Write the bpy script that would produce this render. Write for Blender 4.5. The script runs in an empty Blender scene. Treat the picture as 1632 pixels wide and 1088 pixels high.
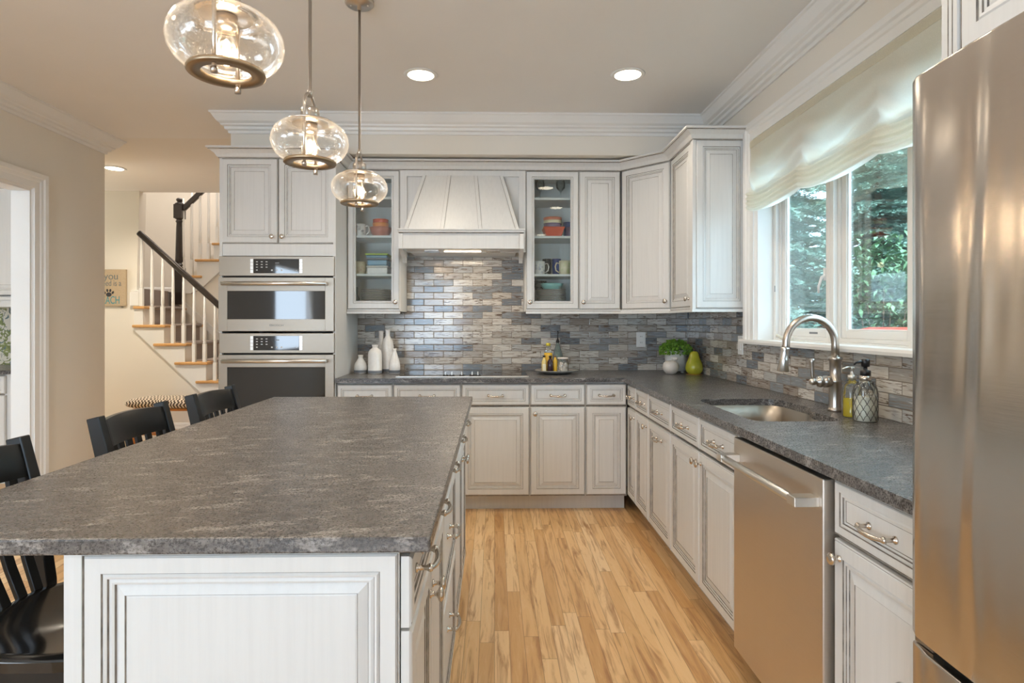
import bpy, bmesh, math, random
from mathutils import Vector, Matrix
random.seed(7)
SC = bpy.context.scene
COL = SC.collection
PI = math.pi

# ------------------------------------------------------------ camera
FPX = 950.0
cd = bpy.data.cameras.new('camera'); cam = bpy.data.objects.new('camera', cd); COL.objects.link(cam)
cam.location = (0, 0, 1.289)
cam.rotation_euler = (math.radians(90), 0, math.radians(-1.2))
cd.sensor_width = 36; cd.lens = 36 * FPX / 1632
cd.shift_x = 0.0049; cd.shift_y = -30 / 1632
cd.clip_start = 0.05
SC.camera = cam

# ------------------------------------------------------------ world, exposure, large lights
SC.view_settings.view_transform = 'Standard'; SC.view_settings.look = 'None'
SC.view_settings.gamma = 1; SC.view_settings.use_curve_mapping = False
SC.view_settings.exposure = 0.3
w = bpy.data.worlds.new('sky'); SC.world = w; w.use_nodes = True
wb = w.node_tree.nodes['Background']; wb.inputs[0].default_value = (.62, .80, 1, 1); wb.inputs[1].default_value = 7.0

def area(name, loc, rot, sx, sy, power, col, spread=180, shape='RECTANGLE'):
    l = bpy.data.lights.new(name, 'AREA'); l.shape = shape; l.size = sx
    if shape == 'RECTANGLE': l.size_y = sy
    l.energy = power; l.color = col; l.spread = math.radians(spread)
    o = bpy.data.objects.new(name, l); COL.objects.link(o); o.location = loc; o.rotation_euler = rot
    return o
# sun over the house onto the trees; then unseen area lamps added as fill
sl = bpy.data.lights.new('sun', 'SUN'); sl.energy = 7; sl.angle = math.radians(8); sl.color = (1, .96, .88)
so = bpy.data.objects.new('sun', sl); COL.objects.link(so); so.rotation_euler = Vector((.45, .62, -.72)).to_track_quat('-Z', 'Y').to_euler()
area('rear_daylight_fill', (-1.3, -3.17, 1.15), (math.radians(112), 0, 0), 1.15, 2.0, 22, (.55, .76, 1), 150)  # fill for cool daylight from behind, set in an invented rear opening
area('left_rear_fill', (-3.08, -1.2, 1.5), (0, math.radians(-96), 0), 1.2, 1.7, 30, (.78, .89, 1))  # added fill panel; the left-wall opening around it was cut to hold it
area('hall_fill', (-6.3, 5.6, 1.6), (0, math.radians(-90), 0), 1.6, 1.4, 46, (.97, .97, .96))  # added lamp, out of view, only brightens the hall walls and ceiling
area('stairwell_fill', (-3.2, 7.6, 4.6), (0, 0, 0), 2.0, 1.6, 55, (1, .93, .88))  # added overhead lamp, out of view, lights the stairwell

# ------------------------------------------------------------ node helpers
class N:
    def __init__(s, name):
        s.m = bpy.data.materials.new(name); s.m.use_nodes = True; s.t = s.m.node_tree
        s.b = s.t.nodes['Principled BSDF']; s.out = s.t.nodes['Material Output']
    def n(s, typ, **kw):
        nd = s.t.nodes.new(typ)
        for k, v in kw.items(): setattr(nd, k, v)
        return nd
    def put(s, sock, v):
        if isinstance(v, bpy.types.NodeSocket): s.t.links.new(v, sock)
        elif isinstance(v, (tuple, list)) and len(v) == 3 and sock.type == 'RGBA': sock.default_value = (*v, 1)
        else: sock.default_value = v
    def math(s, op, a, b=0.0, c=0.0):
        nd = s.n('ShaderNodeMath', operation=op)
        s.put(nd.inputs[0], a); s.put(nd.inputs[1], b)
        if op in ('MULTIPLY_ADD', 'COMPARE', 'SMOOTH_MIN'): s.put(nd.inputs[2], c)
        return nd.outputs[0]
    def xyz(s, kind='Object'):
        tc = s.n('ShaderNodeTexCoord'); sp = s.n('ShaderNodeSeparateXYZ'); s.put(sp.inputs[0], tc.outputs[kind])
        return sp.outputs[0], sp.outputs[1], sp.outputs[2]
    def comb(s, x=0.0, y=0.0, z=0.0):
        c = s.n('ShaderNodeCombineXYZ'); s.put(c.inputs[0], x); s.put(c.inputs[1], y); s.put(c.inputs[2], z); return c.outputs[0]
    def noise(s, vec, scale=5, detail=3, rough=.5, dist=0, out=0):
        nd = s.n('ShaderNodeTexNoise'); s.put(nd.inputs['Vector'], vec); s.put(nd.inputs['Scale'], scale)
        nd.inputs['Detail'].default_value = detail; nd.inputs['Roughness'].default_value = rough; nd.inputs['Distortion'].default_value = dist
        return nd.outputs[out]
    def white(s, vec, out='Value'):
        nd = s.n('ShaderNodeTexWhiteNoise', noise_dimensions='3D'); s.put(nd.inputs['Vector'], vec); return nd.outputs[out]
    def ramp(s, fac, stops, interp='LINEAR'):
        nd = s.n('ShaderNodeValToRGB'); nd.color_ramp.interpolation = interp; s.put(nd.inputs[0], fac)
        e = nd.color_ramp.elements
        while len(e) < len(stops): e.new(.5)
        for i, (p, c) in enumerate(stops):
            e[i].position = p; e[i].color = (*c, 1) if len(c) == 3 else c
        return nd.outputs[0]
    def mix(s, fac, a, b, mode='MIX'):
        nd = s.n('ShaderNodeMix', data_type='RGBA', blend_type=mode)
        s.put(nd.inputs[0], fac); s.put(nd.inputs[6], a); s.put(nd.inputs[7], b); return nd.outputs[2]
    def bump(s, h, strength=.3, dist=.01):
        nd = s.n('ShaderNodeBump'); nd.inputs['Strength'].default_value = strength; nd.inputs['Distance'].default_value = dist
        s.put(nd.inputs['Height'], h); s.put(s.b.inputs['Normal'], nd.outputs[0])
    def set(s, **kw):
        for k, v in kw.items(): s.put(s.b.inputs[k.replace('_', ' ')], v)
        return s

def simple(name, col, rough=.5, metal=0.0, spec=.5, coat=0.0, var=0.0, sc=20):
    a = N(name); a.set(Roughness=rough, Metallic=metal); a.b.inputs['Specular IOR Level'].default_value = spec
    a.b.inputs['Coat Weight'].default_value = coat
    if var:
        tc = a.n('ShaderNodeTexCoord'); f = a.noise(tc.outputs['Object'], sc, 3)
        lo = tuple(max(0, c * (1 - var)) for c in col); hi = tuple(min(1, c * (1 + var)) for c in col)
        a.put(a.b.inputs['Base Color'], a.ramp(f, [(.3, lo), (.7, hi)]))
    else: a.put(a.b.inputs['Base Color'], col)
    return a.m
def emit(name, col, strength):
    a = N(name); a.put(a.b.inputs['Base Color'], (0.8, .8, .8)); a.put(a.b.inputs['Emission Color'], col); a.b.inputs['Emission Strength'].default_value = strength
    return a.m

def wall_mat(name, col):
    a = N(name); tc = a.n('ShaderNodeTexCoord'); f = a.noise(tc.outputs['Object'], 1.5, 3)
    a.put(a.b.inputs['Base Color'], a.ramp(f, [(.3, tuple(c * .97 for c in col)), (.7, col)]))
    a.bump(a.noise(tc.outputs['Object'], 180, 2), .08, .002); a.set(Roughness=.75); return a.m

def cab_mat(name, col, rough=.38):
    a = N(name); x, y, z = a.xyz()
    v = a.comb(a.math('MULTIPLY', x, 70), a.math('MULTIPLY', y, 70), a.math('MULTIPLY', z, 3))
    f = a.noise(v, 1.0, 4, .6); g = a.noise(a.comb(x, y, z), 4, 2)
    c1 = a.ramp(f, [(.2, tuple(c * .93 for c in col)), (.55, col), (.9, tuple(min(1, c * 1.04) for c in col))])
    c2 = a.mix(a.math('MULTIPLY', g, .35), c1, tuple(c * .93 for c in col))
    a.put(a.b.inputs['Base Color'], c2); a.set(Roughness=rough); return a.m

def floor_mat():
    a = N('maple_strip_floor'); x, y, z = a.xyz()
    row = a.math('FLOOR', a.math('DIVIDE', x, .0605))
    rr = a.white(a.comb(row, 3.1, 0.0)); ro = a.math('MULTIPLY', rr, 5.3)
    ln = a.math('MULTIPLY_ADD', rr, .5, .75)
    yy = a.math('DIVIDE', a.math('ADD', y, ro), ln); colm = a.math('FLOOR', yy)
    cid = a.comb(row, colm, 1.7); rnd = a.white(cid); rc = a.white(cid, 'Color')
    base = a.ramp(rnd, [(0, (.56, .31, .12)), (.25, (.67, .41, .18)), (.6, (.75, .49, .235)), (.85, (.80, .55, .29)), (1, (.85, .62, .36))])
    sp = a.n('ShaderNodeSeparateXYZ'); a.put(sp.inputs[0], rc)
    gx = a.math('MULTIPLY_ADD', sp.outputs[0], 37.0, a.math('MULTIPLY', x, 26)); gy = a.math('MULTIPLY_ADD', sp.outputs[1], 53.0, a.math('MULTIPLY', y, 2.2))
    g = a.noise(a.comb(gx, gy, 0.0), 1.0, 5, .62, 1.2)
    c = a.mix(a.ramp(g, [(.30, (1, 1, 1)), (.5, (0, 0, 0))]), base, (.40, .20, .08))
    c = a.mix(a.ramp(g, [(.55, (0, 0, 0)), (.85, (.6, .6, .6))]), c, (.86, .66, .43))
    # mineral streaks and knots
    k = a.noise(a.comb(a.math('MULTIPLY', gx, .8), a.math('MULTIPLY', gy, .6), 4.0), 1.2, 3, .55, 2.0)
    c = a.mix(a.ramp(k, [(.66, (0, 0, 0)), (.74, (.75, .75, .75))]), c, (.26, .12, .045))
    fx = a.math('FRACT', a.math('DIVIDE', x, .0605)); fy = a.math('FRACT', yy)
    ex = a.math('MINIMUM', fx, a.math('SUBTRACT', 1.0, fx)); ey = a.math('MULTIPLY', a.math('MINIMUM', fy, a.math('SUBTRACT', 1.0, fy)), 14)
    gap = a.math('LESS_THAN', a.math('MINIMUM', ex, ey), .016)
    c = a.mix(a.math('MULTIPLY', gap, .65), c, (.16, .08, .03))
    a.put(a.b.inputs['Base Color'], c); a.set(Roughness=.36)
    a.bump(a.math('SUBTRACT', 1.0, gap), .25, .0015); return a.m

def tile_mat(name, axis):
    a = N(name); x, y, z = a.xyz(); u = x if axis == 'x' else y
    TW, THh = .1524, .0508
    zz = a.math('DIVIDE', a.math('SUBTRACT', z, .915), THh); row = a.math('FLOOR', zz)
    off = a.math('MULTIPLY', a.math('MODULO', row, 2.0), .5)
    uu = a.math('ADD', a.math('DIVIDE', a.math('ADD', u, 10.0), TW), off); colm = a.math('FLOOR', uu)
    cid = a.comb(row, colm, 2.3); r = a.white(cid); rc = a.white(cid, 'Color')
    sp = a.n('ShaderNodeSeparateXYZ'); a.put(sp.inputs[0], rc)
    base = a.ramp(r, [(0, (.165, .19, .215)), (.15, (.25, .265, .275)), (.26, (.37, .335, .295)), (.40, (.60, .565, .51)), (.62, (.50, .46, .405)), (.80, (.44, .43, .41)), (.93, (.31, .265, .225))], 'CONSTANT')
    sx = a.math('MULTIPLY_ADD', sp.outputs[0], 91.0, a.math('MULTIPLY', u, 11)); sz = a.math('MULTIPLY_ADD', sp.outputs[1], 77.0, a.math('MULTIPLY', z, 120))
    s1 = a.noise(a.comb(sx, sz, 0.0), 1.0, 5, .6, .8)
    s2 = a.noise(a.comb(a.math('MULTIPLY', sx, .6), a.math('MULTIPLY', sz, .5), 5.0), 1.0, 4, .65, 1.6)
    c = a.mix(a.ramp(s1, [(.36, (.9, .9, .9)), (.47, (0, 0, 0))]), base, (.25, .19, .145))
    c = a.mix(a.ramp(s1, [(.55, (0, 0, 0)), (.80, (.65, .65, .65))]), c, (.72, .68, .62))
    gate = a.math('GREATER_THAN', sp.outputs[2], .30)
    c = a.mix(a.math('MULTIPLY', gate, a.ramp(s2, [(.56, (0, 0, 0)), (.61, (.9, .9, .9))])), c, (.11, .07, .045))
    fx = a.math('FRACT', uu); fz = a.math('FRACT', zz)
    ex = a.math('MULTIPLY', a.math('MINIMUM', fx, a.math('SUBTRACT', 1.0, fx)), TW); ez = a.math('MULTIPLY', a.math('MINIMUM', fz, a.math('SUBTRACT', 1.0, fz)), THh)
    e = a.math('MINIMUM', ex, ez); gap = a.math('LESS_THAN', e, .0017)
    c = a.mix(gap, c, (.17, .135, .105))
    a.put(a.b.inputs['Base Color'], c)
    a.put(a.b.inputs['Roughness'], a.math('MULTIPLY_ADD', gap, .6, .12))
    h = a.math('MINIMUM', a.math('MULTIPLY', e, 260), 1.0)
    h2 = a.math('MULTIPLY_ADD', a.noise(a.comb(a.math('MULTIPLY', u, 9), a.math('MULTIPLY', z, 22), r), 1.0, 1), .55, h)
    a.bump(h2, .45, .002); return a.m

def granite_mat(name, dark, mid, light, streak, edge=False):
    a = N(name); x, y, z = a.xyz()
    ca, sa = math.cos(.22), math.sin(.22)
    xr = a.math('ADD', a.math('MULTIPLY', x, ca), a.math('MULTIPLY', y, sa)); yr = a.math('SUBTRACT', a.math('MULTIPLY', y, ca), a.math('MULTIPLY', x, sa))
    n1 = a.noise(a.comb(a.math('MULTIPLY', xr, 26), a.math('MULTIPLY', yr, 60), a.math('MULTIPLY', z, 60)), 1.0, 6, .75, .3)
    n2 = a.noise(a.comb(x, y, z), 190, 4, .75)
    n3 = a.noise(a.comb(a.math('MULTIPLY', xr, 11), a.math('MULTIPLY', yr, 42), a.math('MULTIPLY', z, 30)), 1.0, 5, .7, .4)
    n4 = a.noise(a.comb(x, y, z), 2.2, 3, .6)
    c = a.ramp(n1, [(.34, dark), (.50, mid), (.64, light)])
    c = a.mix(a.ramp(n2, [(.42, (.95, .95, .95)), (.53, (0, 0, 0))]), c, dark)
    c = a.mix(a.math('MULTIPLY', a.ramp(n3, [(.53, (0, 0, 0)), (.63, (.85, .85, .85))]), a.ramp(n2, [(.35, (.2, .2, .2)), (.6, (1, 1, 1))])), c, streak)
    c = a.mix(a.ramp(n4, [(.4, (0, 0, 0)), (.75, (.35, .35, .35))]), c, mid)
    a.put(a.b.inputs['Base Color'], c)
    a.put(a.b.inputs['Roughness'], a.math('MULTIPLY_ADD', n2, .22, .17))
    a.bump(a.math('ADD', n1, a.math('MULTIPLY', n2, .5)), .35, .0022); return a.m

def steel_mat(name, col, rough, wave=0.0, vertical=False, an=.5):
    a = N(name); x, y, z = a.xyz()
    if vertical: v = a.comb(a.math('MULTIPLY', x, 600), a.math('MULTIPLY', y, 600), a.math('MULTIPLY', z, 6))
    else: v = a.comb(a.math('MULTIPLY', x, 6), a.math('MULTIPLY', y, 6), a.math('MULTIPLY', z, 900))
    f = a.noise(v, 1.0, 2)
    a.put(a.b.inputs['Base Color'], a.ramp(f, [(.2, tuple(c * .93 for c in col)), (.8, col)])); a.set(Metallic=1.0)
    a.put(a.b.inputs['Roughness'], a.math('MULTIPLY_ADD', f, .1, rough))
    h = a.math('MULTIPLY', f, .004)
    if wave: h = a.math('ADD', h, a.math('MULTIPLY', a.noise(a.comb(a.math('MULTIPLY', x, 9), a.math('MULTIPLY', y, 5), a.math('MULTIPLY', z, 1.1)), 1.0, 1, .4, .5), wave))
    a.bump(h, .6, .02); return a.m

def glass_mat(name, tint=(1, 1, 1), rough=.02, refl=1.0, bubbles=False, haze=0.0):
    a = N(name); t = a.t; t.nodes.remove(a.b)
    tr = a.n('ShaderNodeBsdfTransparent'); tr.inputs[0].default_value = (*tint, 1)
    gl = a.n('ShaderNodeBsdfGlossy'); gl.inputs['Roughness'].default_value = rough; gl.inputs[0].default_value = (1, 1, 1, 1)
    fr = a.n('ShaderNodeFresnel'); fr.inputs[0].default_value = 1.5
    fac = a.math('MULTIPLY', fr.outputs[0], refl)
    if bubbles:
        tc = a.n('ShaderNodeTexCoord'); vo = a.n('ShaderNodeTexVoronoi'); a.put(vo.inputs['Vector'], tc.outputs['Object']); vo.inputs['Scale'].default_value = 150
        dots = a.ramp(vo.outputs['Distance'], [(.12, (1, 1, 1)), (.30, (0, 0, 0))])
        n2 = a.noise(tc.outputs['Object'], 25, 2)
        dots = a.math('MULTIPLY', dots, a.ramp(n2, [(.4, (.15, .15, .15)), (.6, (1, 1, 1))]))
        bp = a.n('ShaderNodeBump'); bp.inputs['Strength'].default_value = .22; bp.inputs['Distance'].default_value = .003
        a.put(bp.inputs['Height'], a.math('ADD', dots, a.noise(tc.outputs['Object'], 30, 2))); a.put(gl.inputs['Normal'], bp.outputs[0])
        fac = a.math('ADD', fac, a.math('MULTIPLY', dots, .12))
    m = a.n('ShaderNodeMixShader'); a.put(m.inputs[0], fac); a.put(m.inputs[1], tr.outputs[0]); a.put(m.inputs[2], gl.outputs[0])
    res = m.outputs[0]
    if haze or bubbles:
        df = a.n('ShaderNodeBsdfTranslucent'); df.inputs[0].default_value = (.92, .95, 1, 1)
        d2 = a.n('ShaderNodeBsdfDiffuse'); d2.inputs[0].default_value = (.92, .95, 1, 1)
        ms = a.n('ShaderNodeMixShader'); ms.inputs[0].default_value = .5; a.put(ms.inputs[1], df.outputs[0]); a.put(ms.inputs[2], d2.outputs[0])
        m2 = a.n('ShaderNodeMixShader')
        if bubbles:
            lw = a.n('ShaderNodeLayerWeight'); lw.inputs[0].default_value = .25
            a.put(m2.inputs[0], a.math('ADD', a.math('MULTIPLY', dots, .09), a.math('MULTIPLY_ADD', a.math('POWER', lw.outputs['Facing'], 2.5), .16, .003)))
        else: m2.inputs[0].default_value = haze
        a.put(m2.inputs[1], res); a.put(m2.inputs[2], ms.outputs[0]); res = m2.outputs[0]
    t.links.new(res, a.out.inputs[0]); return a.m

def fabric_mat(name, col, trans=.5):
    a = N(name); x, y, z = a.xyz(); t = a.t; t.nodes.remove(a.b)
    f = a.noise(a.comb(a.math('MULTIPLY', x, 300), a.math('MULTIPLY', y, 300), a.math('MULTIPLY', z, 300)), 1.0, 2)
    c = a.ramp(f, [(.3, tuple(k * .93 for k in col)), (.7, col)])
    d = a.n('ShaderNodeBsdfDiffuse'); tl = a.n('ShaderNodeBsdfTranslucent'); a.put(d.inputs[0], c); a.put(tl.inputs[0], c)
    m = a.n('ShaderNodeMixShader'); m.inputs[0].default_value = trans; a.put(m.inputs[1], d.outputs[0]); a.put(m.inputs[2], tl.outputs[0])
    t.links.new(m.outputs[0], a.out.inputs[0]); return a.m

def zebra_mat():
    a = N('zebra_weave'); x, y, z = a.xyz()
    ph = a.math('ADD', a.math('MULTIPLY', x, 190), a.math('MULTIPLY', a.noise(a.comb(x, y, z), 7, 2), 12))
    zig = a.math('MULTIPLY', a.math('PINGPONG', a.math('MULTIPLY', a.math('ADD', z, y), 34), 1.0), 3.4)
    f = a.math('SINE', a.math('ADD', ph, zig))
    a.put(a.b.inputs['Base Color'], a.ramp(a.math('MULTIPLY_ADD', f, .5, .5), [(.42, (.07, .045, .03)), (.55, (.72, .62, .48))])); a.set(Roughness=.9); return a.m

def floral_mat():
    a = N('floral_wallpaper'); x, y, z = a.xyz(); v = a.comb(x, y, z)
    n1 = a.noise(v, 9, 2, .5, 1.5); n2 = a.noise(v, 14, 1, .5, 2.5)
    c = a.ramp(n1, [(.47, (.62, .58, .48)), (.5, (.14, .16, .05)), (.58, (.25, .28, .10)), (.62, (.60, .56, .46))], 'LINEAR')
    c = a.mix(a.ramp(n2, [(.62, (0, 0, 0)), (.65, (1, 1, 1))]), c, (.12, .17, .17)); a.put(a.b.inputs['Base Color'], c); a.set(Roughness=.7); return a.m

def carpet_mat():
    a = N('taupe_carpet'); x, y, z = a.xyz(); f = a.noise(a.comb(x, y, z), 220, 3)
    a.put(a.b.inputs['Base Color'], a.ramp(f, [(.3, (.20, .16, .14)), (.7, (.42, .35, .31))])); a.set(Roughness=1.0); a.bump(f, .6, .006); return a.m

def leaf_mat(name, a_, b_, rough=.55, sc=3):
    a = N(name); tc = a.n('ShaderNodeTexCoord'); f = a.noise(tc.outputs['Object'], sc, 4, .7)
    a.put(a.b.inputs['Base Color'], a.ramp(f, [(.3, a_), (.7, b_)])); a.set(Roughness=rough); return a.m

def wood_mat(name, c1, c2, rough=.4):
    a = N(name); x, y, z = a.xyz(); f = a.noise(a.comb(a.math('MULTIPLY', x, 4), a.math('MULTIPLY', y, 40), a.math('MULTIPLY', z, 40)), 1.0, 4, .6, .8)
    a.put(a.b.inputs['Base Color'], a.ramp(f, [(.3, c1), (.7, c2)])); a.set(Roughness=rough); return a.m

M = dict(
    wall=wall_mat('greige_wall_paint', (.77, .725, .645)), ceil=wall_mat('ceiling_paint', (.82, .80, .77)), hallceil=wall_mat('hall_ceiling_paint', (.80, .76, .70)),
    trim=simple('white_trim_paint', (.78, .77, .74), .35, var=.02, sc=3), cab=cab_mat('glazed_white_paint', (.70, .69, .665)),
    inner=simple('cabinet_interior', (.72, .72, .70), .5), glaze=simple('brown_glaze', (.21, .18, .15), .6, var=.5, sc=30),
    floor=floor_mat(), tilex=tile_mat('linear_tile_x', 'x'), tiley=tile_mat('linear_tile_y', 'y'),
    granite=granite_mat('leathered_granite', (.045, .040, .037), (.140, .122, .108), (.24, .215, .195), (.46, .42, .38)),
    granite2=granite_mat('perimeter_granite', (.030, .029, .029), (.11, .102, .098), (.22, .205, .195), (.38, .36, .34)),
    steel=steel_mat('brushed_steel', (.38, .335, .28), .34), steelw=steel_mat('fridge_steel', (.63, .585, .54), .18, wave=1.8),
    dwsteel=steel_mat('dishwasher_steel', (.66, .60, .54), .30, wave=.2), nickel=simple('brushed_nickel', (.55, .50, .45), .28, 1.0),
    satin=simple('satin_steel', (.72, .70, .66), .3, 1.0), champagne=simple('champagne_nickel', (.63, .57, .50), .25, 1.0),
    bronze=simple('aged_brass_ring', (.36, .28, .19), .38, 1.0), seatblack=simple('glossy_black_seat', (.012, .011, .010), .13, 0, .5, .2), black=simple('black_lacquer', (.010, .010, .010), .30, 0, .4, .0),
    blackglass=simple('black_glass', (.012, .012, .013), .04, 0, .8), dark=simple('dark_gap', (.02, .018, .016), .7),
    blackpl=simple('black_plastic', (.015, .013, .014), .3), rail=simple('dark_stained_rail', (.02, .013, .011), .25, 0, .5, .4),
    seeded=glass_mat('seeded_glass', (.99, .99, .985), .03, .6, bubbles=True), pane=glass_mat('window_pane', (.90, .98, .97), .0, .45),
    cabglass=glass_mat('cabinet_pane', (.96, .98, .97), .02, .8), clear=glass_mat('clear_glass', (.96, .98, .97), .02, .9, haze=.025),
    green=glass_mat('green_glass', (.62, .76, .72), .03, 1.2, haze=.12), bulbglass=glass_mat('bulb_glass', (1, .97, .92), .0, .35),
    shade=fabric_mat('cream_shade_fabric', (.90, .87, .79), .78), ceramic=simple('white_ceramic', (.80, .77, .73), .22, var=.04, sc=60),
    greydip=simple('grey_dipped_glaze', (.20, .21, .23), .35), matte=simple('speckled_white_ceramic', (.72, .67, .61), .55, var=.08, sc=200),
    potm=simple('pale_grey_pot', (.62, .62, .60), .4, var=.05, sc=150), pear=leaf_mat('pear_glaze', (.36, .38, .03), (.50, .46, .04), .12, 14), stem=simple('brown_stem', (.14, .07, .04), .5),
    leaf=leaf_mat('boxwood_leaf', (.06, .20, .01), (.28, .48, .06), .45, 60), oil=simple('golden_oil', (.70, .42, .03), .12, 0, .5, .5), oil2=simple('amber_oil', (.72, .56, .20), .15, 0, .5, .4),
    yellow=simple('yellow_cap', (.68, .55, .05), .4), vinegar=simple('dark_vinegar', (.03, .012, .02), .1), tray=simple('grey_stone_tray', (.28, .27, .25), .35, var=.15, sc=80),
    shells=simple('pale_shells', (.85, .74, .65), .6, var=.12, sc=60), soap=simple('milky_lotion', (.88, .85, .74), .4), yellowsoap=simple('yellow_dish_soap', (.66, .50, .02), .15, 0, .5, .4),
    wire=simple('dark_wire', (.10, .09, .08), .4, .6), red=simple('red_glaze', (.60, .09, .04), .25), orange=simple('orange_glaze', (.80, .27, .06), .3), cream=simple('cream_glaze', (.74, .66, .45), .3),
    blue=simple('cobalt_glaze', (.06, .10, .30), .3), teal=simple('teal_glaze', (.25, .50, .47), .3), lime=simple('lime_plastic', (.40, .55, .08), .35), bluepl=simple('blue_container', (.20, .36, .48), .35),
    terr=simple('terracotta_glaze', (.52, .16, .09), .3), plate=simple('stoneware_plate', (.66, .63, .58), .35), platerim=simple('plate_rim', (.25, .22, .19), .4), purple=simple('plum_glass', (.20, .14, .22), .2),
    outlet=simple('white_plastic', (.82, .81, .78), .35), mark=simple('pale_print', (.62, .62, .62), .5), letter=simple('grey_lettering', (.16, .17, .18), .5),
    tealprint=simple('teal_print', (.04, .26, .30), .6), greyprint=simple('slate_print', (.13, .16, .17), .6), blackprint=simple('black_print', (.02, .02, .025), .6), board=simple('burlap_board', (.46, .36, .24), .85, var=.12, sc=200),
    carpet=carpet_mat(), tread=wood_mat('oak_tread', (.52, .27, .09), (.68, .40, .16)), zebra=zebra_mat(), floral=floral_mat(), bench=wood_mat('orange_bench_wood', (.38, .13, .02), (.60, .24, .05)),
    lamp=emit('lamp_lens', (1, .86, .66), 9), filament=emit('filament_glow', (1, .66, .34), 26), hoodlight=emit('hood_light_strip', (1, .80, .55), 7),
    soil=simple('forest_ground', (.08, .06, .035), .9, var=.4, sc=4), bark=simple('spruce_bark', (.10, .07, .05), .9, var=.3, sc=20),
    spruce=leaf_mat('spruce_needles', (.09, .17, .14), (.28, .42, .36), .5, 2.0), shrub=leaf_mat('shrub_leaves', (.05, .14, .06), (.22, .38, .22), .4, 6), redpaint=simple('red_paint', (.62, .07, .05), .3), patio=simple('patio_stone', (.3, .29, .27), .8, var=.2, sc=5),
    sash=simple('cream_sash_paint', (.62, .58, .49), .4), siding=simple('grey_eave_paint', (.30, .40, .38), .6),
)

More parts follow.
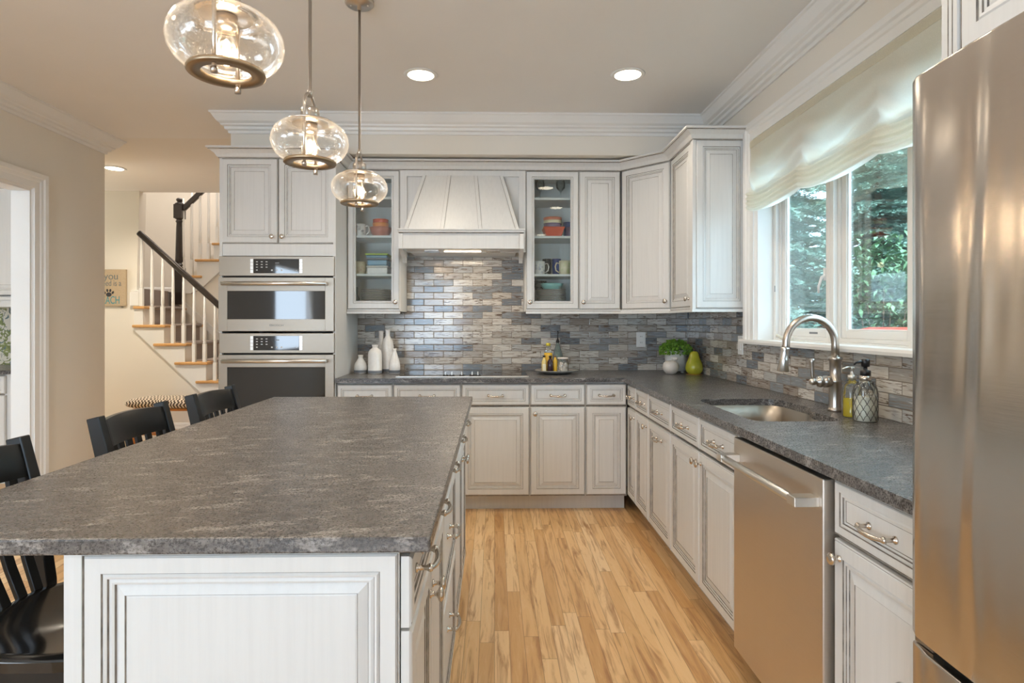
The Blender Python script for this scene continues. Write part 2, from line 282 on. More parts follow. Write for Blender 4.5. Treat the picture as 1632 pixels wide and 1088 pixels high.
# ------------------------------------------------------------ mesh helpers
class MB:
    def __init__(s): s.v = []; s.f = []; s.mi = []; s.sm = []; s.M = Matrix.Identity(4)
    def vert(s, p): s.v.append(tuple(s.M @ Vector(p))); return len(s.v) - 1
    def face(s, ids, m=0, sm=False): s.f.append(tuple(ids)); s.mi.append(m); s.sm.append(sm)
    def box(s, x0, x1, y0, y1, z0, z1, m=0):
        i = [s.vert(p) for p in ((x0,y0,z0),(x1,y0,z0),(x1,y1,z0),(x0,y1,z0),(x0,y0,z1),(x1,y0,z1),(x1,y1,z1),(x0,y1,z1))]
        for q in ((0,3,2,1),(4,5,6,7),(0,1,5,4),(1,2,6,5),(2,3,7,6),(3,0,4,7)): s.face([i[k] for k in q], m)
        return s
    def hexa(s, lo, hi, m=0):     # two quads, same winding (lo seen from above ccw)
        i = [s.vert(p) for p in list(lo) + list(hi)]
        for q in ((0,3,2,1),(4,5,6,7),(0,1,5,4),(1,2,6,5),(2,3,7,6),(3,0,4,7)): s.face([i[k] for k in q], m)
        return s
    def prism(s, poly, axis, a, b, m=0):   # poly in the plane normal to axis, extruded a..b
        def P(u, v, t): return {'x': (t, u, v), 'y': (u, t, v), 'z': (u, v, t)}[axis]
        n = len(poly); A = [s.vert(P(u, v, a)) for u, v in poly]; B = [s.vert(P(u, v, b)) for u, v in poly]
        s.face(A[::-1], m); s.face(B, m)
        for k in range(n): s.face((A[k], A[(k+1) % n], B[(k+1) % n], B[k]), m)
        return s
    def lathe(s, prof, c=(0,0,0), seg=24, m=0, sm=True, sx=1, sy=1, caps=True):
        rings = []
        for e in prof:
            r, z = e[0], e[1]
            if r < 1e-6: rings.append([s.vert((c[0], c[1], c[2] + z))])
            else: rings.append([s.vert((c[0] + r*sx*math.cos(2*PI*k/seg), c[1] + r*sy*math.sin(2*PI*k/seg), c[2] + z)) for k in range(seg)])
        for j in range(len(rings) - 1):
            a, b = rings[j], rings[j+1]; mm = prof[j+1][2] if len(prof[j+1]) > 2 else m
            for k in range(seg):
                k2 = (k+1) % seg
                if len(a) == 1 and len(b) == 1: continue
                if len(a) == 1: s.face((a[0], b[k2], b[k]), mm, sm)
                elif len(b) == 1: s.face((a[k], a[k2], b[0]), mm, sm)
                else: s.face((a[k], a[k2], b[k2], b[k]), mm, sm)
        if caps:
            if len(rings[0]) > 1: s.face(rings[0][::-1], m)
            if len(rings[-1]) > 1: s.face(rings[-1], prof[-1][2] if len(prof[-1]) > 2 else m)
        return s
    def tube(s, pts, r, seg=10, m=0, caps=True, sm=True, closed=False):
        P = [Vector(p) for p in pts]; n = len(P); rs = r if isinstance(r, (list, tuple)) else [r]*n
        rings = []; up = None
        for k in range(n):
            if closed: d = (P[(k+1) % n] - P[k-1])
            else: d = (P[min(k+1, n-1)] - P[max(k-1, 0)])
            d.normalize()
            if up is None: up = Vector((0,0,1)) if abs(d.z) < .9 else Vector((1,0,0))
            a = d.cross(up); a.normalize(); b = a.cross(d); b.normalize(); up = b
            rings.append([s.vert(P[k] + rs[k]*(math.cos(2*PI*j/seg)*a + math.sin(2*PI*j/seg)*b)) for j in range(seg)])
        for k in range(n if closed else n - 1):
            A, B = rings[k], rings[(k+1) % n]
            for j in range(seg): s.face((A[j], B[j], B[(j+1) % seg], A[(j+1) % seg]), m, sm)
        if caps and not closed: s.face(rings[0], m); s.face(rings[-1][::-1], m)
        return s
    def bar(s, pts, w, h, side, m=0):      # rectangular section swept along pts; side = direction of width
        P = [Vector(p) for p in pts]; n = len(P); S = Vector(side).normalized(); rings = []
        ws = w if isinstance(w, (list, tuple)) else [w]*n; hs = h if isinstance(h, (list, tuple)) else [h]*n
        for k in range(n):
            d = (P[min(k+1, n-1)] - P[max(k-1, 0)]).normalized(); a = (S - d*S.dot(d)).normalized(); b = d.cross(a)
            rings.append([s.vert(P[k] + a*i*ws[k]/2 + b*j*hs[k]/2) for i, j in ((-1,-1),(1,-1),(1,1),(-1,1))])
        for k in range(n-1):
            for j in range(4): s.face((rings[k][j], rings[k][(j+1) % 4], rings[k+1][(j+1) % 4], rings[k+1][j]), m)
        s.face(rings[0][::-1], m); s.face(rings[-1], m); return s
    def sphere(s, c, r, seg=16, rings=10, m=0, sx=1, sy=1, sz=1):
        return s.lathe([(r*math.sin(PI*k/rings), -r*sz*math.cos(PI*k/rings)) for k in range(rings+1)], c, seg, m, True, sx, sy)
    def panel(s, x0, x1, z0, z1, prof, hole=False):   # raised panel in the xz plane facing -y; prof = (inset, y, material)
        R = []
        for e in prof:
            d, y = e[0], e[1]
            R.append([s.vert(p) for p in ((x0+d,y,z0+d),(x1-d,y,z0+d),(x1-d,y,z1-d),(x0+d,y,z1-d))])
        for k in range(len(R) - 1):
            mm = prof[k+1][2] if len(prof[k+1]) > 2 else 0
            for j in range(4): s.face((R[k][j], R[k][(j+1) % 4], R[k+1][(j+1) % 4], R[k+1][j]), mm)
        if hole:
            for j in range(4): s.face((R[-1][j], R[-1][(j+1) % 4], R[0][(j+1) % 4], R[0][j]), 0)
        else: s.face(R[-1], 0); s.face(R[0][::-1], 0)
        return s
    def sweep(s, path, n, prof, side=1, closed=False, m=0):  # mitred moulding; prof = (u sideways, v along n)
        P = [Vector(p) for p in path]; n = Vector(n); K = len(P); R = []
        for k in range(K):
            d0 = (P[k] - P[k-1]).normalized() if (k > 0 or closed) else None
            d1 = (P[(k+1) % K] - P[k]).normalized() if (k < K-1 or closed) else None
            if d0 is None: d0 = d1
            if d1 is None: d1 = d0
            q0 = d0.cross(n)*side; q1 = d1.cross(n)*side; q = (q0 + q1); q = q / max(1e-6, q.dot(q0))
            R.append([s.vert(P[k] + q*u + n*v) for u, v in [(e[0], e[1]) for e in prof]])
        L = len(prof)
        for k in range(K if closed else K-1):
            A, B = R[k], R[(k+1) % K]
            for j in range(L):
                j2 = (j+1) % L; mm = prof[j2][2] if len(prof[j2]) > 2 else m
                s.face((A[j], A[j2], B[j2], B[j]), mm)
        if not closed: s.face(R[0][::-1], m); s.face(R[-1], m)
        return s
    def build(s, name, mats, parent=None, bevel=0, seg=2, loc=None, fix=True):
        me = bpy.data.meshes.new(name); me.from_pydata(s.v, [], s.f)
        mats = mats if isinstance(mats, (list, tuple)) else [mats]
        for x in mats: me.materials.append(M[x] if isinstance(x, str) else x)
        for k, p in enumerate(me.polygons): p.material_index = s.mi[k]; p.use_smooth = s.sm[k]
        if fix:
            b = bmesh.new(); b.from_mesh(me); bmesh.ops.recalc_face_normals(b, faces=b.faces); b.to_mesh(me); b.free()
        o = bpy.data.objects.new(name, me); COL.objects.link(o)
        if loc: o.location = loc
        if parent: o.parent = parent
        if bevel:
            md = o.modifiers.new('bevel', 'BEVEL'); md.width = bevel; md.segments = seg; md.limit_method = 'ANGLE'; md.angle_limit = .7; md.harden_normals = False
        return o

def tag(o, label=None, cat=None, group=None, kind=None):
    if label: o['label'] = label
    if cat: o['category'] = cat
    if group: o['group'] = group
    if kind: o['kind'] = kind
    return o
def thing(name, label, cat, loc=(0,0,0), rz=0, group=None):
    o = bpy.data.objects.new(name, None); COL.objects.link(o); o.empty_display_size = .1
    o.location = loc; o.rotation_euler = (0, 0, math.radians(rz)); return tag(o, label, cat, group)
def struct(name, mb, mats, bevel=0): return tag(mb.build(name, mats, None, bevel), kind='structure')
def copy_tree(o, parent=None):
    c = o.copy(); COL.objects.link(c)
    if parent: c.parent = parent
    for ch in [x for x in bpy.data.objects if x.parent == o]: copy_tree(ch, c)
    return c

def text_mesh(name, body, size, mat, parent, mtx, align='CENTER', thick=.0006, sx=1):
    cu = bpy.data.curves.new(name, 'FONT'); cu.body = body; cu.size = size; cu.align_x = align; cu.extrude = thick
    tmp = bpy.data.objects.new(name, cu); COL.objects.link(tmp)
    dg = bpy.context.evaluated_depsgraph_get(); me = bpy.data.meshes.new_from_object(tmp.evaluated_get(dg))
    bpy.data.objects.remove(tmp); bpy.data.curves.remove(cu)
    me.transform(mtx @ Matrix.Diagonal((sx, 1, 1, 1))); me.materials.clear(); me.materials.append(M[mat])
    o = bpy.data.objects.new(name, me); COL.objects.link(o); o.parent = parent; return o
def face_front(x, y, z): return Matrix.Translation((x, y, z)) @ Matrix.Rotation(PI/2, 4, 'X')   # text facing -y

G = 1
DOOR = [(0,.020),(0,.006),(.003,.002),(.0048,.003,G),(.0075,.0005),(.042,.0),(.0436,.0035,G),(.048,.0015),(.053,.002),(.0546,.005,G),(.060,.006),(.0618,.009,G),(.067,.0085),(.087,.004),(.0886,.0055,G),(.090,.005)]
DRAWER = [(0,.020),(0,.006),(.003,.002),(.005,.0035,G),(.0075,.0005),(.027,.0),(.0286,.0035,G),(.033,.002),(.037,.003),(.0388,.007,G),(.044,.0075),(.0455,.0085,G),(.047,.008)]
GLASSD = [(0,.020),(0,.006),(.003,.002),(.005,.0035,G),(.0075,.0005),(.042,.0),(.0436,.0035,G),(.048,.0015),(.053,.002),(.0546,.005,G),(.060,.005),(.060,.020)]

def knob(parent, x, z, y=0):
    b = MB(); b.M = Matrix.Translation((x, y, z)) @ Matrix.Rotation(PI/2, 4, 'X')
    b.lathe([(.009,0),(.009,.003),(.005,.005),(.0045,.014),(.009,.018),(.0155,.021),(.0165,.025),(.014,.029),(.008,.0315),(0,.032)], seg=18)
    b.build('knob', 'champagne', parent)
def pull(parent, x, z, y=0, L=.096):
    b = MB()
    for sx in (-1, 1):
        b.M = Matrix.Translation((x + sx*L/2, y, z)) @ Matrix.Rotation(PI/2, 4, 'X')
        b.lathe([(.0095,0),(.0095,.004),(.005,.006),(.005,.022),(.0075,.026),(.0085,.030),(.006,.034),(0,.035)], seg=14)
    b.M = Matrix.Identity(4)
    pts = []; rs = []
    for k in range(13):
        t = -1 + k/6; pts.append((x + t*(L/2 + .006), y - .029 - .010*(1 - t*t), z - .004*(1-t*t))); rs.append(.0042 + .0026*(1 - abs(t)) )
    b.tube(pts, rs, 10); b.build('pull', 'champagne', parent)
def front(parent, kind, x0, x1, z0, z1, handle=None, y=0, prof=None, hz=None):
    nm = 'drawer' if kind == 'drawer' else 'door'
    pr = prof or (DRAWER if kind == 'drawer' else GLASSD if kind == 'glass' else DOOR)
    pr = [(e[0], e[1] + y, *e[2:]) for e in pr]
    b = MB(); b.panel(x0, x1, z0, z1, pr, hole=(kind == 'glass'))
    o = b.build(nm, ['cab', 'glaze'], parent)
    if kind == 'glass': MB().box(x0+.056, x1-.056, y+.009, y+.013, z0+.056, z1-.056).build('glass_pane', 'cabglass', o)
    if handle:
        h, hx, hz2 = handle
        (knob if h == 'knob' else pull)(o, hx, hz2, y + (.0 if h == 'knob' else (.009 if kind == 'drawer' else .006)))
    return o

# ------------------------------------------------------------ the room
XR, YB, XL, ZC = 1.53, 4.68, -3.05, 2.735
struct('floor', MB().box(-6.6, 1.75, -3.3, 8.8, -.06, 0), 'floor')
struct('ceiling', MB().box(XL-.12, 1.75, -3.3, 4.73, ZC, ZC+.12), 'ceil')
cz = MB(); cz.box(-6.6, 1.75, 4.73, 6.70, ZC, ZC+.25); cz.box(-6.6, XL-.12, -3.3, 4.73, ZC, ZC+.25); struct('ceiling_hall', cz, 'hallceil')
struct('ceiling_stairwell', MB().box(-6.6, -1.0, 6.70, 8.8, 5.0, 5.1), 'ceil')
b = MB()
# right wall with the window opening Y 1.68..3.445, z 1.165..2.35
b.box(XR, XR+.14, -3.3, 1.68, 0, ZC); b.box(XR, XR+.14, 3.445, YB+.12, 0, ZC); b.box(XR, XR+.14, 1.68, 3.445, 0, 1.165); b.box(XR, XR+.14, 1.68, 3.445, 2.35, ZC)
struct('wall_right', b, 'wall')
struct('wall_back', MB().box(-1.84, XR, YB, YB+.12, 0, ZC), 'wall')
struct('wall_back_soffit', MB().box(-1.84, XR, 4.20, YB, 2.472, ZC), 'wall')
b = MB(); b.box(XL-.115, XL, -3.3, -2.05, 0, ZC); b.box(XL-.115, XL, -.35, 2.55, 0, ZC); b.box(XL-.115, XL, -2.05, -.35, 0, .9); b.box(XL-.115, XL, -2.05, -.35, 2.1, ZC); b.box(XL-.115, XL, 3.985, 4.73, 0, ZC); b.box(XL-.115, XL, 2.55, 3.985, 2.165, ZC); struct('wall_left', b, 'wall')  # the raised opening behind the camera is made up, for the fill panel
b = MB(); b.box(XL-.115, -1.9, -3.3, -3.18, 0, ZC); b.box(-.7, XR+.14, -3.3, -3.18, 0, ZC); b.box(-1.9, -.7, -3.3, -3.18, 2.2, ZC); struct('wall_front', b, 'wall')  # rear opening is invented to let light in behind the camera
# hall, pantry and stairwell walls
YH = 6.63
b = MB(); b.prism([(-6.6,0),(-2.67,0),(-3.94,1.206),(-3.9,2.735),(-6.6,2.735)], 'y', YH, YH+.13); struct('wall_hall', b, 'wall')
struct('wall_stairwell_back', MB().box(-6.6, -1.0, 8.6, 8.72, 0, 5), 'wall')
struct('wall_stairwell_left', MB().box(-5.15, -5.05, YH+.13, 8.6, 0, 5), 'wall')
struct('wall_stairwell_upper', MB().box(-6.6, -1.0, 6.63, 6.70, ZC+.25, 5), 'wall')
struct('wall_stairwell_right', MB().box(-1.1, -1.0, YB+.12, 8.6, 0, 5), 'wall')
struct('wall_pantry_side', MB().box(-3.75, -3.66, 4.73, 5.5, 0, ZC).box(-3.66, XL-.115, 4.73, 4.80, 0, ZC), 'wall')
struct('wall_pantry_back', MB().box(-6.6, -3.75, 5.40, 5.50, 0, ZC), 'floral')
struct('wall_hall_left', MB().box(-6.6, -6.5, -3.3, 8.7, 0, ZC), 'wall')

CROWN = [(0,0),(.105,0),(.105,-.012),(.096,-.016),(.088,-.030),(.070,-.058),(.052,-.070),(.050,-.080),(.034,-.088),(.030,-.104),(.014,-.110),(.012,-.128),(0,-.128)]
struct('trim_1', MB().sweep([(-1.84,YB,ZC),(-1.84,4.20,ZC),(XR,4.20,ZC),(XR,-3.1,ZC)], (0,0,1), CROWN, 1), 'trim')
struct('trim_2', MB().sweep([(XL,-3.1,ZC),(XL,4.73,ZC),(-3.4,4.73,ZC)], (0,0,1), CROWN, 1), 'trim')
CAS = [(0,0),(.012,.012),(.012,.018),(.055,.018),(.062,.024),(.078,.026),(.086,.034),(.112,.036),(.112,0)]
# pantry doorway casing, casing opens from z 2.165
struct('trim_3', MB().sweep([(XL,3.985,0),(XL,3.985,2.165),(XL,2.55,2.165),(XL,2.55,0)], (1,0,0), CAS, 1), 'trim')
b = MB(); b.box(XL-.12, XL+.002, 3.975, 3.985, 0, 2.165); b.box(XL-.12, XL+.002, 2.55, 2.56, 0, 2.165); b.box(XL-.12, XL+.002, 2.56, 3.975, 2.155, 2.165); struct('trim_4', b, 'trim')
BASE = [(0,0),(.018,0),(.018,.13),(.012,.15),(.012,.165),(.006,.185),(0,.19)]
struct('baseboard_hall', MB().sweep([(-3.0,YH,0),(-6.4,YH,0)], (0,0,1), BASE, -1), 'trim')
struct('baseboard_left', MB().sweep([(XL,4.10,0),(XL,4.73,0)], (0,0,1), BASE, 1), 'trim')
struct('baseboard_stairwell', MB().sweep([(-5.05,8.6,1.674),(-4.0,8.6,1.674)], (0,0,1), [(0,0),(.018,0),(.018,.10),(0,.12)], 1), 'trim')

# ------------------------------------------------------------ window (right wall)
WY0, WY1 = 1.68, 3.445
b = MB(); b.sweep([(XR,WY1,1.19),(XR,WY1,2.35),(XR,WY0,2.35),(XR,WY0,1.19)], (-1,0,0), CAS, -1)
b.prism([(XR-.05,1.165),(XR-.052,1.178),(XR-.048,1.19),(XR+.10,1.19),(XR+.10,1.165)], 'y', WY0-.13, WY1+.135)
b.box(XR, XR+.12, WY1-.012, WY1, 1.19, 2.35); b.box(XR, XR+.12, WY0, WY0+.012, 1.19, 2.35); b.box(XR, XR+.12, WY0, WY1, 2.338, 2.35); b.box(XR+.05, XR+.14, WY0, WY1, 2.235, 2.338)
struct('window_1', b, 'trim')
bay = (WY1 - WY0)/3
for k in range(3):
    y1 = WY1 - .012 - k*bay*.995; y0 = y1 - bay*.99
    t = thing('window_sash', ['left casement sash of the sink window with a crank handle', 'middle sash of the sink window showing green spruces', 'near sash of the sink window beside the refrigerator'][k], 'window sash', (XR+.09, y0, 1.167))
    h = 1.068; wd = y1 - y0
    f = MB()   # outer frame then sash, seen as stepped bands
    def fr(x0, x1, i0, i1, m=0):
        f.box(x0,x1,i0,i1,i0,h-i0,m); f.box(x0,x1,wd-i1,wd-i0,i0,h-i0,m); f.box(x0,x1,i1,wd-i1,i0,i1,m); f.box(x0,x1,i1,wd-i1,h-i1,h-i0,m)
    fr(.0,.08,0,.030); fr(.02,.065,.030,.048); fr(.03,.055,.048,.085); fr(.036,.05,.085,.092)
    f.build('sash_frame', 'trim', t, .002, 1)
    MB().box(.041,.045,.088,wd-.088,.088,h-.088).build('window_pane', 'pane', t)
    if k == 0:
        c = MB(); c.box(-.02,.03,.20,.34,.004,.028); c.tube([(-.012,.33,.03),(-.028,.40,.032),(-.038,.455,.05)], [.011,.008,.010], 10); c.build('crank_handle', 'sash', t, .003)
        c = MB(); c.tube([(.015,.045,.36),(-.012,.047,.345),(-.02,.06,.30),(-.012,.075,.27)], [.007,.007,.006,.005], 8); c.box(.0,.02,.037,.055,.33,.39); c.build('latch_lever', 'outlet', t)
        for hz in (.30, .86):
            MB().box(-.002,.004,wd-.026,wd-.020,hz,hz+.035).build('hinge', 'greydip', t)
        MB().box(.0295,.031,.16,.24,.064,.074).build('maker_plate', 'greydip', t)

# roman shade
def shade():
    t = thing('roman_shade', 'cream balloon-hem roman shade pulled half up over the sink window', 'window shade', (XR-.035, 1.70, 2.335))
    NY, NZ = 150, 110; ties = [0, .58, 1.16, 1.735]; W_ = 1.735; b = MB(); ids = []
    for i in range(NY+1):
        y = W_*i/NY; k = min(2, int(y/.5784)); f = min(1, max(0, (y - k*.5784)/.5784)); lob = 4*f*(1-f); row = []
        edge = min(1, y/.05, (W_-y)/.05)
        zb = -.395 - .030*lob
        for j in range(NZ+1):
            u = j/NZ
            if u < .72:
                q = u/.72; z = (zb + .105)*q - .035*lob*q*q*(1-q)*0
                ph = q*3.4 - 1.05*lob*q
                x = -.004 - .042*q*(.3 + lob*.7)*(.5 + .5*math.sin(2*PI*ph - 1.2)) - .022*q*lob
                x += .004*math.sin(37*y + 5*q)*q
            else:
                q = (u-.72)/.28; z = zb + .105*(1-q); x = -.025 - .018*lob - .011*(.5+.5*math.sin(2*PI*4*q - 1.2)) - .004*math.sin(29*y)*(1-q)
            row.append(b.vert((x, y, z + .006*math.sin(11*y)*u)))
        ids.append(row)
    for i in range(NY):
        for j in range(NZ): b.face((ids[i][j], ids[i+1][j], ids[i+1][j+1], ids[i][j+1]), 0, True)
    b.build('shade_fabric', 'shade', t, fix=False)
    # backing folds of the stacked hem: three layers behind the face cloth
    for n_ in range(3):
        c = MB(); r0 = []
        for i in range(61):
            y = W_*i/60; k = min(2, int(y/.5784)); f = min(1, max(0, (y-k*.5784)/.5784)); lob = 4*f*(1-f)
            zb = -.390 - .030*lob + .022*n_
            r0.append([c.vert((-.004 + .004*n_, y, zb + .075)), c.vert((-.010 + .003*n_, y, zb + .03)), c.vert((-.004 + .004*n_, y, zb))])
        for i in range(60):
            for j in range(2): c.face((r0[i][j], r0[i+1][j], r0[i+1][j+1], r0[i][j+1]), 0, True)
        c.build('hem_fold', 'shade', t, fix=False)
    MB().box(-.012, .03, 0, W_, -.035, .003).build('head_rail', 'shade', t)
shade()

# ------------------------------------------------------------ base cabinets
def base_cab(label, loc, rz, w, fronts, depth=.61, grp=None, top=.884, left_end=False, right_end=False):
    t = thing('base_cabinet', label, 'cabinet', loc, rz, grp)
    b = MB(); b.box(0, w, .021, depth, .105, top); b.box(.004, w-.004, .017, .021, .11, top-.008, 1); b.build('body', ['cab','glaze'], t)
    MB().box(0, w, .095, depth, 0, .105).build('toe_kick', 'cab', t)
    for f in fronts: front(t, *f)
    return t
Dz0, Dz1, Rz0, Rz1 = .118, .716, .728, .872     # door and drawer heights
g = .004
YF = 4.04
RZ = .795
def dr(w, h=True, **k): return ('drawer', g, w-g, Rz0, Rz1, ('pull', w/2, RZ) if h else None)
def door1(w, side, hz=.672):
    hx = {'L': .035, 'R': w-.035}.get(side); return ('door', g, w-g, Dz0, Dz1, ('knob', hx, hz) if hx else None)
w = .379; base_cab('base cabinet beneath the white bottles, next to the wall ovens', (-1.066, YF, 0), 0, w, [dr(w), door1(w, 'R')])
w = .461; base_cab('base cabinet under the left half of the cooktop', (-.687, YF, 0), 0, w, [dr(w), door1(w, 'R')])
w = .466; base_cab('base cabinet under the right half of the cooktop', (-.226, YF, 0), 0, w, [dr(w), door1(w, 'L')])
w = .380; base_cab('base cabinet beneath the tray of oil bottles', (.240, YF, 0), 0, w, [dr(w), door1(w, 'L')])
w = .283; base_cab('narrow base cabinet in the inside corner of the worktop, facing the island', (.620, YF, 0), 0, w, [dr(w), door1(w, None)])
XF = .903
def rr(y0, y1): return (XF, y0, 0), -90, y0 - y1
l, r_, w = rr(4.04, 3.80); base_cab('slimmest base cabinet of the sink run, deepest in the corner', l, r_, w, [('drawer', .003, w-g, Rz0, Rz1, ('pull', w/2, RZ)), ('door', .003, w-g, Dz0, Dz1, ('knob', w-.035, .672))], depth=.615)
l, r_, w = rr(3.80, 3.49); base_cab('base cabinet with one knob between the corner unit and the pull-out unit', l, r_, w, [dr(w), door1(w, 'R')], depth=.615)
l, r_, w = rr(3.49, 3.045); base_cab('pull-out base cabinet with a pull centred on its door', l, r_, w, [dr(w), ('door', g, w-g, Dz0, Dz1, ('pull', w/2, .645))], depth=.615)
l, r_, w = rr(3.045, 2.190); h = w/2; base_cab('double sink base cabinet with two doors and two knobs side by side', l, r_, w,
    [('drawer', g, h-g/2, Rz0, Rz1, ('pull', h/2, RZ)), ('drawer', h+g/2, w-g, Rz0, Rz1, ('pull', h*1.5, RZ)), ('door', g, h-g/2, Dz0, Dz1, ('knob', h-.03, .672)), ('door', h+g/2, w-g, Dz0, Dz1, ('knob', h+.03, .672))], depth=.615, top=.66)
l, r_, w = rr(1.575, 1.19); base_cab('base cabinet between the dishwasher and the refrigerator', l, r_, w, [dr(w), door1(w, 'L')], depth=.615)

# dishwasher
t = thing('dishwasher', 'stainless dishwasher with a bar handle under the sink counter', 'dishwasher', (XF, 2.187, 0), -90)
W_ = .609
MB().box(.003, W_-.003, .03, .60, .09, .865).build('body', 'dark', t)
MB().box(.003, W_-.003, .10, .60, 0, .09).build('toe_kick', 'dark', t)
b = MB(); b.box(.004, W_-.008, -.020, .028, .095, .868); b.build('door', 'dwsteel', t, .004)
b = MB(); b.tube([(.025,-.075,.800),(W_-.035,-.075,.800)], .0125, 14)
for x in (.030, W_-.055): b.box(x-.015, x+.030, -.088, -.019, .787, .813)
b.build('bar_handle', 'satin', t, .002)

# ------------------------------------------------------------ countertops
CT = .915
def slab(name, outer, holes, z0, z1, mat, label, cat, bevel=.004):
    bm = bmesh.new(); es = []
    for loop in [outer] + holes:
        vs = [bm.verts.new((x, y, z0)) for x, y in loop]
        es += [bm.edges.new((vs[i], vs[(i+1) % len(vs)])) for i in range(len(vs))]
    bmesh.ops.triangle_fill(bm, edges=es, use_beauty=True)
    r = bmesh.ops.extrude_face_region(bm, geom=list(bm.faces))
    for e in r['geom']:
        if isinstance(e, bmesh.types.BMVert): e.co.z = z1
    bmesh.ops.recalc_face_normals(bm, faces=bm.faces)
    me = bpy.data.meshes.new(name); bm.to_mesh(me); bm.free(); me.materials.append(M[mat])
    o = bpy.data.objects.new(name, me); COL.objects.link(o); md = o.modifiers.new('bevel', 'BEVEL'); md.width = bevel; md.segments = 2; md.limit_method = 'ANGLE'; md.angle_limit = .9
    return tag(o, label, cat)
def rr_loop(pts, r, n=6):     # rounded polygon, ccw
    out = []; K = len(pts)
    for i in range(K):
        p = Vector(pts[i]); a = (Vector(pts[i-1]) - p); c = (Vector(pts[(i+1) % K]) - p); rr_ = r[i] if isinstance(r, list) else r
        a1 = p + a.normalized()*rr_; c1 = p + c.normalized()*rr_
        for j in range(n+1):
            s_ = j/n; q = a1*(1-s_)**2 + p*2*s_*(1-s_) + c1*s_**2; out.append((q.x, q.y))
    return out
sink_hole = rr_loop([(.985,2.235),(1.335,2.235),(1.335,2.50),(1.385,2.58),(1.385,2.90),(.985,2.90)], [.07,.06,.05,.05,.10,.09])
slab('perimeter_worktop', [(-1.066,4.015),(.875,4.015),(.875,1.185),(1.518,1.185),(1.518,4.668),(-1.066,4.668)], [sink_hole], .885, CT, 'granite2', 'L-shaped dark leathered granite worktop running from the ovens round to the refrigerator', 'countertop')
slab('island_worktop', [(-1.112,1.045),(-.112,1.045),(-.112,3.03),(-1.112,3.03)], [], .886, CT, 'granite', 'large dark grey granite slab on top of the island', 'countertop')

# sink bowl
t = thing('sink', 'undermount stainless steel sink set in the dark counter', 'sink', (1.18, 2.57, .70))
bm = bmesh.new(); levels = []
for (sc, z) in ((1.03, .183), (.985, .183), (.955, .10), (.93, .02), (.80, .0)):
    levels.append([bm.verts.new(((x-1.18)*sc, (y-2.57)*sc, z)) for x, y in sink_hole])
for A, B in zip(levels, levels[1:]):
    for i in range(len(A)): f = bm.faces.new((A[i], A[(i+1) % len(A)], B[(i+1) % len(A)], B[i])); f.smooth = True
f = bm.faces.new(levels[-1]); f.smooth = True
bmesh.ops.recalc_face_normals(bm, faces=bm.faces)
for f in bm.faces: f.normal_flip()
me = bpy.data.meshes.new('bowl'); bm.to_mesh(me); bm.free(); me.materials.append(M['steel'])
o = bpy.data.objects.new('bowl', me); COL.objects.link(o); o.parent = t
md = o.modifiers.new('solid', 'SOLIDIFY'); md.thickness = .0015; md.offset = -1
MB().lathe([(.0,.001),(.045,.001),(.045,.004),(.030,.004),(.0,.002)], (0,.0,.001), 20).build('drain', 'nickel', t)

# faucet
t = thing('faucet', 'brushed nickel gooseneck kitchen faucet with side lever', 'faucet', (1.44, 2.49, CT))
b = MB(); b.lathe([(.030,0),(.030,.010),(.026,.014),(.027,.022),(.025,.030),(.0245,.12),(.027,.124),(.027,.132),(.022,.136),(.022,.215),(.028,.218),(.028,.226),(.018,.230)], (0,0,0), 22)
b.build('body', 'nickel', t)
pts = []; R = .105
pts.append((0,0,.225)); pts.append((0,0,.28))
for k in range(17):
    a = PI*k/16*1.02; pts.append((-R + R*math.cos(a), -.0, .285 + R*math.sin(a)*1.05))
pts.append((-.216, 0, .262))
MB().tube(pts, .0155, 16).build('gooseneck', 'nickel', t)
b = MB(); d = Vector((-.10, 0, -1)).normalized(); p0 = Vector((-.214,0,.270)); b.tube([p0, p0+d*.006, p0+d*.012, p0+d*.05, p0+d*.056, p0+d*.062, p0+d*.10, p0+d*.104], [.0165,.019,.0165,.0175,.0195,.0175,.025,.019], 18)
b.build('spray_head', 'satin', t)
b = MB(); b.M = Matrix.Translation((-.018, -.0, .125)) @ Matrix.Rotation(-PI/2, 4, 'Y') @ Matrix.Rotation(.0, 4, 'X')
b.lathe([(.017,0),(.024,.006),(.025,.03),(.020,.034),(.020,.040),(.024,.044),(.022,.056),(.010,.062),(.013,.070),(.015,.078),(.010,.090),(0,.093)], (0,0,0), 18)
b.M = Matrix.Identity(4); b.tube([(-.095,0,.125),(-.097,0,.15),(-.100,0,.205),(-.100,0,.218),(-.100,0,.222)], [.0065,.006,.0085,.012,.008], 12)
b.build('lever', 'nickel', t)

# ------------------------------------------------------------ backsplash and outlets
b = MB(); b.box(-1.066, XR-.012, YB-.010, YB-.001, CT, 1.371); b.box(-.683, .226, YB-.010, YB-.001, 1.371, 1.80)
tag(b.build('back_backsplash', 'tilex'), 'glossy taupe and grey linear tile backsplash behind the cooktop', 'backsplash')
b = MB(); b.box(XR-.010, XR-.001, 1.185, YB-.012, CT, 1.164); b.box(XR-.010, XR-.001, 3.585, YB-.01, 1.164, 1.372)
tag(b.build('side_backsplash', 'tiley'), 'glossy linear tile backsplash on the window wall below the sill', 'backsplash')
def outlet(label, mtx):
    t = thing('electrical_outlet', label, 'outlet'); t.matrix_world = mtx
    MB().box(-.036,.036,-.006,0,-.058,.058).build('cover_plate', 'outlet', t, .002)
    for s in (-1, 1):
        b = MB(); b.box(-.016,.016,-.008,-.006,s*.024-.015,s*.024+.015); b.build('socket', 'outlet', t, .003)
        for dx in (-.006, .006): MB().box(dx-.0012,dx+.0012,-.0085,-.008,s*.024-.004,s*.024+.006).build('slot', 'dark', t)
